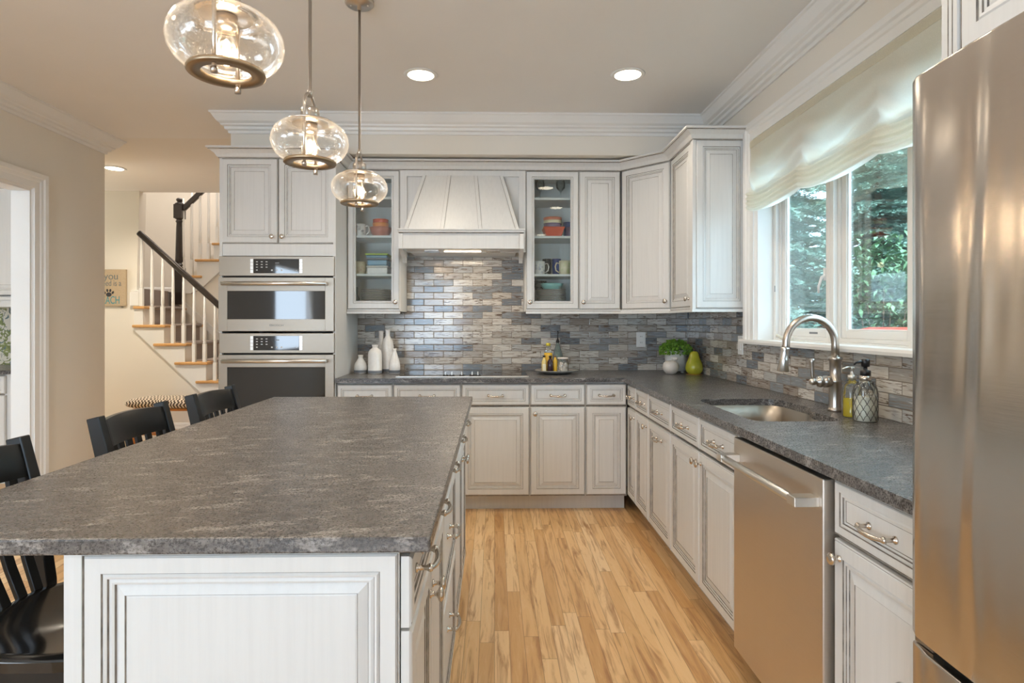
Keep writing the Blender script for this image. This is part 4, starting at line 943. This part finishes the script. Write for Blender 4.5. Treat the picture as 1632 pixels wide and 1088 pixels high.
# upper flight
YU2 = 7.56
t = thing('staircase', 'upper flight of stairs behind, rising to the right past a dark turned newel post', 'staircase', (-3.9, YU2, 1.674)); ox = -3.9
def n2(i): return -3.95 + .21*(i-1)
for i in range(1, 9):
    z = RISE*i; x0 = n2(i) - ox
    b = MB(); b.box(x0, x0+.295, -.052, .05, z-.03, z); b.box(x0, x0+.25, .05, .95, z-.03, z); b.build('tread', 'tread', t, .008, 2)
    MB().box(x0+.02, x0+.035, .0, .95, z-RISE, z-.03).build('riser', 'trim', t)
    b = MB(); b.box(x0-.006, x0+.25, .14, .78, z, z+.014); b.box(x0+.008, x0+.02, .14, .78, z-RISE, z); b.build('carpet_runner', 'carpet', t)
    for q in (.045, .150): baluster(t, x0+q+.01, -.015, z, z + .93 + q*.75)
poly = [(n2(1)-ox+.02, -.02)]
for i in range(1, 9): poly += [(n2(i)-ox+.02, RISE*i-.03), (n2(i+1)-ox+.02, RISE*i-.03)]
poly += [(n2(9)-ox, RISE*8-.30), (-3.66-ox, .05), (-3.80-ox, -.02)]
MB().prism(poly, 'y', -.03, -.001).build('stringer', 'trim', t)
b = MB(); b.prism([(-3.93-ox,-1.67),(-1.12-ox,-1.67),(-1.12-ox,2.1),(n2(9)-ox-.02,1.60),(n2(1)-ox+.04,.13)], 'y', .002, .06)
tag(b.build('wall_under_stairs', 'wall', None, loc=(-3.9, YU2, 1.674)), kind='structure')
b = MB(); q = [(-4.05,1.60),(-3.94,1.60),(-2.4,.215),(-2.4,.10)]; b.prism([(x-ox, z-1.674) for x, z in q], 'y', -.018, .001); b.build('skirt_board', 'trim', t)
b = MB(); b.bar([(-3.90-ox,-.015,1.03),(-2.2-ox,-.015,1.03+1.70*.97)], .058, .062, (0,1,0)); b.build('handrail', 'rail', t, .015, 2)
b = MB(); b.box(-.052-.04,.052-.04,-.067,.037,-.16,.30); 
b.lathe([(.056,.30),(.042,.315),(.054,.335),(.038,.355),(.054,.38),(.050,.42),(.040,.80),(.036,.86),(.048,.88),(.036,.90),(.055,.915)], (-.04,-.015,0), 18)
b.box(-.052-.04,.052-.04,-.067,.037,.915,1.09); b.lathe([(.055,1.09),(.058,1.10),(.045,1.11),(.025,1.12),(.038,1.14),(.042,1.155),(.030,1.17),(0,1.175)], (-.04,-.015,0), 18)
b.build('newel_post', 'rail', t, .003)

# wooden sign
t = thing('wall_sign', 'tan burlap wall sign with teal lettering and a black paw print', 'sign', (-4.245, YH-.002, 1.676))
MB().box(-.21,.215,-.022,0,-.205,.195).build('board', 'board', t, .003)
text_mesh('lettering', 'you', .110, 'greyprint', t, face_front(.155-.10, -.0225, .085), 'CENTER', sx=.95)
text_mesh('lettering', 'need is a', .090, 'greyprint', t, face_front(.165, -.0225, .015), 'RIGHT', sx=.74)
text_mesh('lettering', 'BEACH', .120, 'tealprint', t, face_front(.150, -.0225, -.180), 'RIGHT', sx=.62)
b = MB()
def blob(x, z, rx, rz, a=0):
    n = 16; pts = []
    for k in range(n):
        u, v = rx*math.cos(2*PI*k/n), rz*math.sin(2*PI*k/n); pts.append((x + u*math.cos(a) - v*math.sin(a), z + u*math.sin(a) + v*math.cos(a)))
    b.prism(pts, 'y', -.0235, -.0222)
blob(.030,-.080,.030,.024); blob(-.014,-.058,.011,.017,.5); blob(.014,-.036,.011,.018,.15); blob(.046,-.036,.011,.018,-.15); blob(.073,-.058,.011,.017,-.5)
b.build('paw_print', 'blackprint', t)

# bench with zebra cushion
t = thing('hall_bench', 'low orange-brown wooden bench beneath the stairs', 'bench', (-3.41, 6.28, 0))
MB().box(-.28,.37,-.125,.125,.386,.412).build('seat_board', 'bench', t, .004)
for x in (-.27, .36):
    for y in (-.13, .13): MB().lathe([(.020,0),(.026,.05),(.018,.08),(.030,.16),(.022,.24),(.030,.27),(.024,.30),(.030,.31),(.030,.386)], (x,y,0), 14).build('leg', 'bench', t)
for k in range(4): MB().box(-.28,.37,-.125+.07*k,-.085+.07*k,.14,.155).build('shelf_slat', 'bench', t)
b = MB(); n = 24
for i in range(n+1): pass
def cushion(b, x0, x1, y0, y1, z0, z1, e=3.2):
    A = []; nn = 28; mm = 12; cx, cy, cz = (x0+x1)/2, (y0+y1)/2, (z0+z1)/2; rx, ry, rz = (x1-x0)/2, (y1-y0)/2, (z1-z0)/2
    f = lambda v, p: math.copysign(abs(v)**p, v)
    for j in range(mm+1):
        ph = -PI/2 + PI*j/mm; c = f(math.cos(ph), .35); z = cz + rz*f(math.sin(ph), .8)
        A.append([b.vert((cx + rx*c*f(math.cos(2*PI*k/nn), .35), cy + ry*c*f(math.sin(2*PI*k/nn), .35), z)) for k in range(nn)])
    for j in range(mm):
        for k in range(nn): b.face((A[j][k], A[j][(k+1) % nn], A[j+1][(k+1) % nn], A[j+1][k]), 0, True)
    return b
tag(cushion(MB(), -.36, .44, -.19, .19, 0, .105).build('bench_cushion', 'zebra', None, loc=(-3.41, 6.28, .413)), 'brown and cream zebra-woven cushion lying on the hall bench', 'cushion')

# ------------------------------------------------------------ pantry seen through the left doorway
t = thing('pantry_wall_cabinet', 'white wall cabinet in the pantry beyond the left doorway', 'wall cabinet', (-4.75, 5.03, 0)); w = .94
b = MB(); b.box(0, w, .021, .368, 1.50, 2.5); b.box(.01, w-.01, .017, .021, 1.51, 2.49, 1); b.box(0, w+.02, -.012, .368, 1.42, 1.50); b.box(0, w+.035, -.028, .368, 1.478, 1.500); b.build('body', ['cab','glaze'], t)
front(t, 'door', .008, w/2-.002, 1.515, 2.49); front(t, 'door', w/2+.002, w-.06, 1.515, 2.49)
t = thing('pantry_base_cabinet', 'white base cabinet in the pantry beyond the left doorway', 'cabinet', (-4.75, 4.775, 0))
b = MB(); b.box(0, w+.03, .021, .62, .105, .884); b.box(.01, w-.06, .017, .021, .11, .878, 1); b.build('body', ['cab','glaze'], t)
MB().box(0, w+.03, .09, .62, 0, .105).build('toe_kick', 'cab', t)
front(t, 'drawer', .008, w/2-.002, .728, .872, ('pull', w/4, .80)); front(t, 'drawer', w/2+.002, w-.045, .728, .872, ('pull', w*.72, .80)); front(t, 'door', .008, w/2-.002, .118, .716); front(t, 'door', w/2+.002, w-.045, .118, .716, ('knob', w/2+.03, .67))
tag(MB().box(-4.76, -3.752, 4.745, 5.398, .885, .915).build('pantry_worktop', 'granite2', None, .003), 'dark counter in the pantry beyond the left doorway', 'countertop')

# ------------------------------------------------------------ things on the back counter
def turned(name, label, cat, loc, prof, mats, seg=28, group=None, part=None):
    o = MB().lathe(prof, seg=seg).build(name, mats, None, loc=loc); return tag(o, label, cat, group)
Zc = CT + .0005
turned('ceramic_vase', 'squat white vase with grey dipped base, leftmost on the back counter', 'vase', (-.992, 4.44, Zc), [(0,0),(.046,0),(.049,.006),(.049,.024,1),(.050,.026),(.050,.045),(.044,.070),(.024,.100),(.017,.108),(.017,.118),(.020,.134),(.016,.134),(.013,.112),(0,.11)], ['ceramic','greydip'])
turned('ceramic_vase', 'wide-shouldered white bottle vase with ribbed body on the back counter', 'vase', (-.882, 4.42, Zc), [(0,0),(.050,0),(.052,.004),(.052,.023,1),(.051,.025),(.051,.14),(.048,.158),(.038,.174),(.022,.186),(.019,.192),(.022,.204),(.024,.210),(.018,.210),(.016,.19),(0,.188)], ['ceramic','greydip'])
turned('ceramic_vase', 'tallest white bottle vase, behind the others on the back counter', 'vase', (-.806, 4.52, Zc), [(0,0),(.038,0),(.041,.005),(.041,.026,1),(.041,.028),(.044,.15),(.045,.20),(.038,.235),(.022,.262),(.016,.275),(.016,.312),(.019,.322),(.014,.322),(.012,.28),(0,.27)], ['ceramic','greydip'])
turned('ceramic_vase', 'white teardrop vase, rightmost of the vases by the cooktop', 'vase', (-.738, 4.42, Zc), [(0,0),(.038,0),(.041,.005),(.041,.024,1),(.042,.026),(.042,.05),(.037,.085),(.025,.125),(.014,.160),(.012,.168),(.016,.182),(.012,.182),(.009,.165),(0,.16)], ['ceramic','greydip'])
turned('ceramic_vase', 'thin straight-necked white vase half hidden behind the wide vase', 'vase', (-.868, 4.585, Zc), [(0,0),(.033,0),(.036,.005),(.036,.024,1),(.036,.026),(.036,.17),(.024,.21),(.017,.225),(.017,.29),(.019,.312),(.014,.312),(.012,.23),(0,.22)], ['ceramic','greydip'])
turned('serving_tray', 'shallow grey round tray holding oil bottles on the back counter', 'tray', (.455, 4.37, Zc), [(0,0),(.085,0),(.100,.006),(.150,.020),(.160,.027),(.157,.029),(.145,.024),(.098,.011),(0,.010)], 'tray', 40)
Zt = Zc + .0105
t = thing('oil_bottle', 'golden oil bottle with a yellow cap on the grey tray', 'bottle', (.398, 4.41, Zt))
MB().lathe([(0,0),(.030,0),(.032,.004),(.032,.125),(.030,.14),(0,.14)], seg=20).build('oil', 'oil', t)
MB().lathe([(.0,.1405),(.030,.1405),(.029,.150),(.016,.168),(.0125,.178),(.0125,.192)], seg=20, caps=False).build('neck', 'clear', t); MB().lathe([(0,.190),(.016,.190),(.017,.208),(.015,.212),(0,.212)], seg=18).build('cap', 'yellow', t)
t = thing('oil_bottle', 'slim pale oil bottle with a dark cap at the left of the tray', 'bottle', (.362, 4.345, Zt)); MB().lathe([(0,0),(.016,0),(.018,.003),(.018,.078),(.010,.098),(.007,.104),(.007,.112)], seg=16).build('bottle_body', 'oil2', t); MB().lathe([(0,.111),(.010,.111),(.010,.123),(0,.124)], seg=14).build('cap', 'dark', t); MB().box(-.0125,.0125,-.0195,-.0145,.012,.062).build('paper_label', 'cream', t)
t = thing('vinegar_bottle', 'small dark vinegar bottle standing in front on the tray', 'bottle', (.405, 4.325, Zt)); MB().lathe([(0,0),(.019,0),(.021,.003),(.021,.078),(.012,.096),(.008,.102),(.008,.112)], seg=16).build('bottle_body', 'vinegar', t); MB().lathe([(0,.111),(.011,.111),(.011,.122),(0,.123)], seg=14).build('cap', 'dark', t)
t = thing('oil_bottle', 'small amber oil bottle squeezed between the dark bottle and the shell jar', 'bottle', (.443, 4.345, Zt)); MB().lathe([(0,0),(.014,0),(.016,.003),(.016,.085),(.009,.100),(.008,.112)], seg=16).build('bottle_body', 'oil', t); MB().lathe([(0,.111),(.009,.111),(.009,.120),(0,.121)], seg=14).build('cap', 'stem', t)
t = thing('shell_jar', 'glass jar of pale shells on the right of the tray', 'jar', (.500, 4.355, Zt)); MB().lathe([(.0,.0),(.040,0),(.044,.005),(.044,.075),(.036,.088),(.036,.098)], seg=26, caps=False).build('glass', 'clear', t)
b = MB(); rnd = random.Random(4)
for k in range(60):
    a, r_ = rnd.random()*2*PI, .030*math.sqrt(rnd.random()); b.sphere((r_*math.cos(a), r_*math.sin(a), .010+.058*rnd.random()), .0095, 8, 5)
tag(b.build('shells', 'shells', t), kind='stuff'); MB().lathe([(.0,.098),(.038,.098),(.039,.108),(0,.110)], seg=24).build('lid', 'matte', t)
t = thing('pump_bottle', 'blue-green conical glass bottle with a black spout behind the shell jar', 'bottle', (.487, 4.585, Zc)); MB().lathe([(0,0),(.042,0),(.044,.006),(.044,.09),(.040,.12),(.012,.215),(.010,.222)], seg=26, caps=False).build('glass', 'green', t)
b = MB(); b.lathe([(0,.219),(.013,.219),(.015,.228),(.010,.240),(.006,.246),(.003,.26)], seg=14); b.tube([(0,0,.245),(0,0,.280),(.004,0,.295),(.001,0,.306),(-.006,0,.304)], [.003,.003,.0045,.0065,.004], 8); b.build('spout', 'blackpl', t)

# plant, apple, pear in the corner
t = thing('potted_plant', 'round-leaved green plant in a pale footed pot in the counter corner', 'plant', (1.352, 4.43, Zc))
b = MB(); b.lathe([(0,.018),(.070,.018),(.076,.022),(.076,.165),(.070,.165),(.068,.15),(0,.148)], seg=32)
for k in range(3): a = 2*PI*k/3 - .6; b.lathe([(.012,0),(.014,.02)], (.052*math.cos(a), .052*math.sin(a), 0), 12)
b.build('pot', 'potm', t)
b = MB(); rnd = random.Random(11)
for k in range(900):
    a = rnd.random()*2*PI; e = math.acos(1-rnd.random()*1.25); r_ = .115*(.45+.55*rnd.random()**.4)
    c = Vector((r_*1.08*math.sin(e)*math.cos(a), r_*math.sin(e)*math.sin(a), .158 + r_*.82*math.cos(e) )); nrm = Vector((rnd.gauss(0,1), rnd.gauss(0,1), rnd.gauss(.6,1))).normalized()
    u = nrm.orthogonal().normalized(); v = nrm.cross(u); s_ = .0065 + .0045*rnd.random()
    ids = [b.vert(c + u*s_*math.cos(q) + v*s_*.8*math.sin(q)) for q in [2*PI*j/6 for j in range(6)]]; b.face(ids, 0, True)
tag(b.build('foliage', 'leaf', t, fix=False), kind='stuff')
b = MB()
for k in range(18): a = rnd.random()*2*PI; r_ = .09*rnd.random(); b.tube([(r_*.2*math.cos(a), r_*.2*math.sin(a), .14),(r_*math.cos(a), r_*math.sin(a), .20+.03*rnd.random())], .0015, 5)
b.build('stems', 'leaf', t)
t = thing('ceramic_apple', 'speckled white ceramic apple in front of the plant pot', 'ornament', (1.283, 4.315, Zc))
MB().lathe([(0,.006),(.020,.0),(.034,.004),(.052,.026),(.058,.052),(.052,.078),(.036,.094),(.018,.096),(.006,.088),(0,.084)], seg=30).build('fruit', 'matte', t)
b = MB(); b.tube([(0,0,.084),(.008,0,.104),(.018,0,.112)], [.003,.003,.004], 8); cushion(b, .006, .050, -.012, .012, .100, .122); b.build('leaf', 'matte', t)
t = thing('ceramic_pear', 'large glossy green ceramic pear beside the potted plant', 'ornament', (1.440, 4.27, Zc))
MB().lathe([(0,.010),(.030,.002),(.042,.004),(.058,.026),(.062,.050),(.056,.080),(.042,.112),(.034,.140),(.028,.158),(.016,.168),(.005,.166),(0,.162)], seg=34).build('fruit', 'pear', t)
MB().tube([(0,0,.160),(.002,0,.176),(-.004,.002,.190)], [.004,.003,.005], 8).build('stalk', 'stem', t)
turned('wooden_coaster', 'thin round wooden coaster under the green pear', 'coaster', (1.440, 4.27, Zc-.0003), [(0,0),(.056,0),(.058,.0015),(.056,.002),(0,.002)], 'tread')

# soap bottles by the faucet
t = thing('soap_dispenser', 'clear bottle half full of yellow dish soap, behind the wire-wrapped dispenser', 'soap dispenser', (1.418, 2.335, Zc))
MB().lathe([(0,.002),(.031,.002),(.032,.006),(.032,.075),(0,.075)], seg=24).build('soap', 'yellowsoap', t)
MB().lathe([(.0,0),(.034,0),(.036,.004),(.036,.115),(.028,.134),(.014,.142),(.013,.150)], seg=26, caps=False).build('glass', 'clear', t)
b = MB(); b.lathe([(0,.148),(.016,.148),(.016,.166),(.007,.168),(.006,.190),(.010,.191),(.010,.198),(0,.199)], seg=18); b.tube([(0,0,.195),(-.025,-.006,.196),(-.046,-.011,.190)], [.005,.0045,.0035], 8); b.build('pump', 'satin', t)
t = thing('soap_dispenser', 'wire-mesh wrapped dispenser of milky lotion with a black pump', 'soap dispenser', (1.408, 2.235, Zc))
body = [(.0,0),(.038,0),(.0415,.004),(.0415,.118),(.036,.136),(.022,.150),(.018,.156)]
MB().lathe(body, seg=28, caps=False).build('glass', 'clear', t); MB().lathe([(0,.002),(.037,.002),(.039,.006),(.039,.092),(0,.092)], seg=26).build('lotion', 'soap', t)
b = MB(); R_ = .0425; ncol = 11; nrow = 7; rh = .0205
def rad(z): return R_ if z < .118 else R_ - (z-.118)*.55
for r_ in range(nrow):
    for c in range(ncol):
        pts = []
        for q in range(5):
            u = q/4; a = 2*PI*(c + u + (.5 if r_ % 2 else 0))/ncol; z = .006 + rh*r_ + rh*(4*u*(1-u)) ; pts.append((rad(z)*math.cos(a), rad(z)*math.sin(a), z))
        b.tube(pts, .0011, 4, caps=False)
b.build('wire_mesh', 'wire', t)
MB().lathe([(0,.150),(.017,.150),(.020,.160),(.020,.172),(0,.172)], seg=18).build('collar', 'champagne', t)
b = MB(); b.lathe([(0,.172),(.019,.172),(.019,.192),(.008,.194),(.007,.205),(.015,.207),(.016,.232),(.013,.236),(0,.236)], seg=20); b.tube([(0,0,.222),(-.020,-.003,.226),(-.040,-.006,.222),(-.048,-.007,.214)], [.006,.005,.004,.003], 8); b.build('pump', 'blackpl', t)

# ------------------------------------------------------------ dishes behind the glass doors
SB, S1, S2, S3 = 1.401, 1.6455, 1.9255, 2.2055
def mug(loc, label, mat, hand, r=.040, h=.088, pat=None, grp='mugs behind the glass doors'):
    t = thing('mug', label, 'mug', loc, 0, grp)
    MB().lathe([(0,0),(r*.9,0),(r*.95,.003),(r,h*.5),(r,h),(r-.003,h),(r-.004,.006),(0,.006)], seg=24).build('cup', mat, t)
    MB().tube([(hand*(r-.002),-.0,h*.82),(hand*(r+.018),0,h*.86),(hand*(r+.028),0,h*.6),(hand*(r+.022),0,h*.32),(hand*(r-.002),0,h*.16)], .0048, 8).build('handle', mat, t)
    if pat:
        b = MB(); rnd = random.Random(int(loc[0]*1000))
        for k in range(9):
            a = -PI/2 + rnd.uniform(-.9,.9); z = rnd.uniform(.015,h-.02); pts = []
            for q in range(9): aa = a + .16*math.cos(q*.9); pts.append(((r+.0006)*math.cos(aa), (r+.0006)*math.sin(aa), z + .006*math.sin(q*.9)))
            b.tube(pts, .0009, 4)
        b.build('printed_pattern', pat, t)
mug((-.996, 4.43, S2), 'white printed mug on the third shelf of the left glass cabinet', 'ceramic', 1, .043, .09, 'blackprint')
mug((-1.0, 4.46, S1), 'cream mug with red print on the second shelf of the left glass cabinet', 'cream', 1, .045, .095, 'terr')
mug((.335, 4.45, S1), 'white mug with swirling blue pattern in the right glass cabinet', 'ceramic', 1, .043, .10, 'blue')
mug((.527, 4.45, S1), 'cream mug with green sprigs in the right glass cabinet', 'cream', -1, .045, .105, 'lime')
def bowl(loc, label, mats, r0, r1, h, cat='bowl', name='bowl', seg=28, grp=None):
    turned(name, label, cat, loc, [(0,0),(r0,0),(r0*1.02,.004),(r0+(r1-r0)*.6,h*.45),(r1,h),(r1-.004,h),(r0+(r1-r0)*.5-.003,h*.45),(r0*.9,.008),(0,.008)], mats, seg, grp)
bowl((-.855, 4.50, S2), 'terracotta flared bowl at the bottom of the stack in the left glass cabinet', 'terr', .050, .085, .075)
bowl((-.855, 4.50, S2+.060), 'striped orange bowl resting in the terracotta bowl', 'orange', .050, .062, .048)
bowl((-.855, 4.50, S2+.092), 'red bowl with a yellow band topping the stack in the left glass cabinet', ['red'], .054, .058, .044)
def tub(loc, label, w_, d_, h, mat, lid):
    t = thing('storage_container', label, 'container', loc, 0, 'storage containers in the left glass cabinet'); MB().box(-w_/2,w_/2,-d_/2,d_/2,0,h-.012).build('tub', mat, t, .008); MB().box(-w_/2-.006,w_/2+.006,-d_/2-.006,d_/2+.006,h-.012,h).build('lid', lid, t, .004)
tub((-.862, 4.47, S1), 'clear white storage tub at the bottom of the container stack', .15, .15, .062, 'ceramic', 'plate')
tub((-.862, 4.47, S1+.062), 'blue storage container with a grey-blue lid in the middle of the stack', .145, .15, .056, 'bluepl', 'greydip')
tub((-.866, 4.47, S1+.118), 'shallow storage container with a lime green lid on top of the stack', .155, .15, .034, 'bluepl', 'lime')
ords = ['lowest', 'second from the bottom', 'third from the bottom', 'fourth from the bottom', 'fifth from the bottom', 'middle', 'fifth from the top', 'fourth from the top', 'third from the top', 'second from the top', 'topmost']
for cx_, who, rr_ in ((-.885, 'left', .108), (.425, 'right', .112)):
    first = None
    for k in range(11):
        if first is None:
            o = MB().lathe([(0,0),(rr_*.62,0),(rr_*.7,.003),(rr_*.99,.0085),(rr_,.0095,1),(rr_,.0125,1),(rr_*.70,.006),(0,.004)], seg=32).build('dinner_plate', ['plate','platerim'], None, loc=(cx_, 4.48, SB)); first = o
        else: o = first.copy(); COL.objects.link(o)
        o.location = (cx_ + .002*((k*7) % 3 - 1), 4.48, SB + .0122*k)
        tag(o, 'dinner plate, %s of the stack in the %s glass cabinet' % (ords[k], who), 'plate', 'plates stacked in the %s glass cabinet' % who)
turned('glass_bottle', 'small clear bottle beside the plates in the left glass cabinet', 'bottle', (-1.025, 4.45, SB), [(0,0),(.020,0),(.022,.004),(.022,.07),(.010,.095),(.009,.15),(.012,.152),(0,.154)], 'green')
bowl((.430, 4.47, SB+.136), 'teal patterned bowl on top of the plates in the right glass cabinet', 'teal', .060, .088, .045)
bowl((.345, 4.58, SB+.137), 'clear glass bowl behind the teal bowl in the right glass cabinet', 'clear', .03, .06, .07)
o = MB(); o.hexa([(-.055,-.055,0),(.055,-.055,0),(.055,.055,0),(-.055,.055,0)], [(-.082,-.082,.072),(.082,-.082,.072),(.082,.082,.072),(-.082,.082,.072)])
tag(o.build('baking_dish', 'red', None, .006, loc=(.440, 4.46, S2)), 'orange-red square baking dish on the third shelf of the right glass cabinet', 'baking dish')
for k, (mt, nm) in enumerate((('purple', 'plum-coloured bowl resting in the red baking dish'), ('cream', 'cream striped bowl in the middle of the right cabinet stack'), ('terr', 'red-rimmed bowl on top of the right cabinet stack'))):
    bowl((.435, 4.46, S2+.073+.022*k), nm, mt, .062, .067+.002*k, .030)
bowl((.565, 4.45, S2), 'dark plum glass tumbler at the right of the red baking dish', 'purple', .030, .034, .075, 'glass', 'tumbler')
t = thing('tumbler', 'tall blue tumbler behind the plum glass', 'glass', (.560, 4.56, S2)); MB().lathe([(0,0),(.028,0),(.033,.13),(.031,.13),(.026,.006),(0,.006)], seg=20).build('cup', 'blue', t)
for k, x in enumerate((.40, .475)):
    turned('tumbler', ['clear tall tumbler behind the blue patterned mug', 'blue tinted tumbler between the two mugs'][k], 'glass', (x, 4.56, S1), [(0,0),(.030,0),(.035,.13),(.033,.13),(.028,.006),(0,.006)], ['clear','blue'][k], 20)
for k, x in enumerate((.345, .50)):
    o = turned('wine_glass', ['left wine glass on the top shelf of the right glass cabinet', 'right wine glass on the top shelf of the right glass cabinet'][k], 'glass', (x, 4.5, S3), [(0,0),(.030,0),(.030,.002),(.004,.006),(.0035,.07),(.012,.078),(.033,.10),(.036,.13),(.032,.16),(.030,.16),(.034,.13),(.031,.10),(0,.078)], 'cabglass', 20)

# ------------------------------------------------------------ outside the sink window
struct('ground_outside', MB().box(XR+.16, 22, -4, 24, -.5, -.42), 'soil')
struct('eave_outside', MB().box(XR+.14, XR+.36, -2, 9, 2.46, 2.50).box(XR+.36, XR+.40, -2, 9, 2.42, 2.52), 'siding')
def spruce_mesh(seed, h, rb, n_br):
    rnd = random.Random(seed); b = MB()
    for k in range(n_br):
        q = (k + rnd.random())/n_br; z = .25 + (h-.35)*q; L_ = rb*(1-q)**.75*rnd.uniform(.75, 1.1) + .15; a = rnd.random()*2*PI
        d = Vector((math.cos(a), math.sin(a), 0)); droop = rnd.uniform(.10, .45); side_ = Vector((-d.y, d.x, 0))
        ns = max(6, int(L_*19))
        for j in range(ns):
            u = (j+.6)/ns; p = d*L_*u + Vector((0,0,z - droop*L_*u*u + .08*u))
            for s_ in (-1, 1, 0):
                tl = (.10 + .26*(1-u))*rnd.uniform(.7, 1.2); dd = (d*.75 + side_*s_*rnd.uniform(.6, 1.1) + Vector((0,0,rnd.uniform(-.35,.12)))).normalized()
                nn = 5
                for m_ in range(nn):      # needle sprigs along the twig
                    c = p + dd*tl*(m_+.3)/nn; up = Vector((rnd.gauss(0,.5), rnd.gauss(0,.5), 1)).normalized(); sd = dd.cross(up).normalized()
                    wd = .042*(1 - m_/nn*.5); ln = tl/nn*1.5
                    b.face([b.vert(c - sd*wd*.25), b.vert(c + dd*ln*.45 - sd*wd), b.vert(c + dd*ln), ], 0); b.face([b.vert(c + sd*wd*.25), b.vert(c + dd*ln), b.vert(c + dd*ln*.45 + sd*wd)], 0)
    return b
t0 = thing('spruce_tree', 'dense blue-green spruce behind the leafy shrub in the middle sash', 'tree', (7.1, 10.9, -.42), 0, 'spruces outside the sink window')
spruce_mesh(1, 6.2, 1.7, 260).build('foliage', 'spruce', t0, fix=False)
MB().lathe([(.13,0),(.10,1.5),(.05,4.5),(.01,6.1)], seg=12).build('trunk', 'bark', t0)
for k, (x, y, s_, rz, lb) in enumerate(((3.75, 8.7, 1.0, 80, 'spruce seen through the left casement sash'), (7.9, 12.4, 1.2, 150, 'taller spruce standing behind the one in the middle sash'), (4.6, 11.8, 1.2, 210, 'spruce far back in the left casement view'), (9.2, 11.9, 1.4, 20, 'large spruce far back on the right of the middle sash'), (6.6, 14.0, 1.5, 300, 'biggest spruce, farthest back between the others'), (6.6, 3.6, 1.05, 250, 'spruce hidden behind the refrigerator edge'), (9.6, 7.2, 1.4, 110, 'spruce at the far right of the yard'))):
    c = copy_tree(t0); c.location = (x, y, -.42); c.scale = (s_, s_, s_); c.rotation_euler = (0, 0, math.radians(rz)); c['label'] = lb
t = thing('leafy_shrub', 'light green broad-leaved shrub right behind the red car in the middle sash', 'shrub', (5.75, 8.75, -.42)); t.scale = (1.3, 1.3, 1.3); rnd = random.Random(5); b = MB()
for k in range(1500):
    a = rnd.random()*2*PI; e = math.acos(1-2*rnd.random()); r_ = .62*(.55+.45*rnd.random())
    c = Vector((r_*math.sin(e)*math.cos(a), r_*math.sin(e)*math.sin(a), 1.65 + r_*1.15*math.cos(e))); d = Vector((rnd.gauss(0,1), rnd.gauss(0,1), rnd.gauss(-.1,.5))).normalized(); s_ = d.cross(Vector((0,0,1))).normalized()
    ln = rnd.uniform(.07, .12); w_ = ln*.22; up = Vector((0,0,ln*.18))
    b.face([b.vert(c), b.vert(c + d*ln*.5 + s_*w_ + up), b.vert(c + d*ln), b.vert(c + d*ln*.5 - s_*w_ + up)], 0, True)
b.build('foliage', 'shrub', t, fix=False); b = MB()
for k in range(9): a = k*.7; b.tube([(.05*math.cos(a), .05*math.sin(a), 0), (.18*math.cos(a), .18*math.sin(a), .7), (.38*math.cos(a), .38*math.sin(a), 1.7)], [.018,.012,.005], 6)
b.build('stems', 'bark', t)
# red car parked outside: only the roof shows over the sill
t = thing('parked_car', 'red car roof just above the sill in the middle sash', 'car', (4.62, 6.85, -.42), 2); t.scale = (1.10, 1.10, 1.10)
b = MB(); b.prism([(-1.6,.25),(-1.6,.72),(-1.45,.80),(-.75,.92),(-.15,1.42),(.25,1.50),(1.35,1.50),(2.0,1.15),(2.5,1.0),(2.6,.75),(2.6,.25)], 'y', -.82, .82); b.build('car_body', 'redpaint', t, .10, 3)
b = MB(); b.prism([(-.62,.95),(-.08,1.40),(.25,1.44),(1.30,1.44),(1.85,1.12),(1.6,.98)], 'y', -.835, .835); b.build('car_windows', 'blackglass', t)
for x in (-.95, 1.85):
    for s_ in (-1, 1):
        c = MB(); c.M = Matrix.Translation((x, s_*.78, .31)) @ Matrix.Rotation(PI/2, 4, 'X'); c.lathe([(0,-.09),(.18,-.09),(.31,-.08),(.31,.08),(.18,.09),(0,.09)], seg=24); c.build('wheel', 'dark', t)
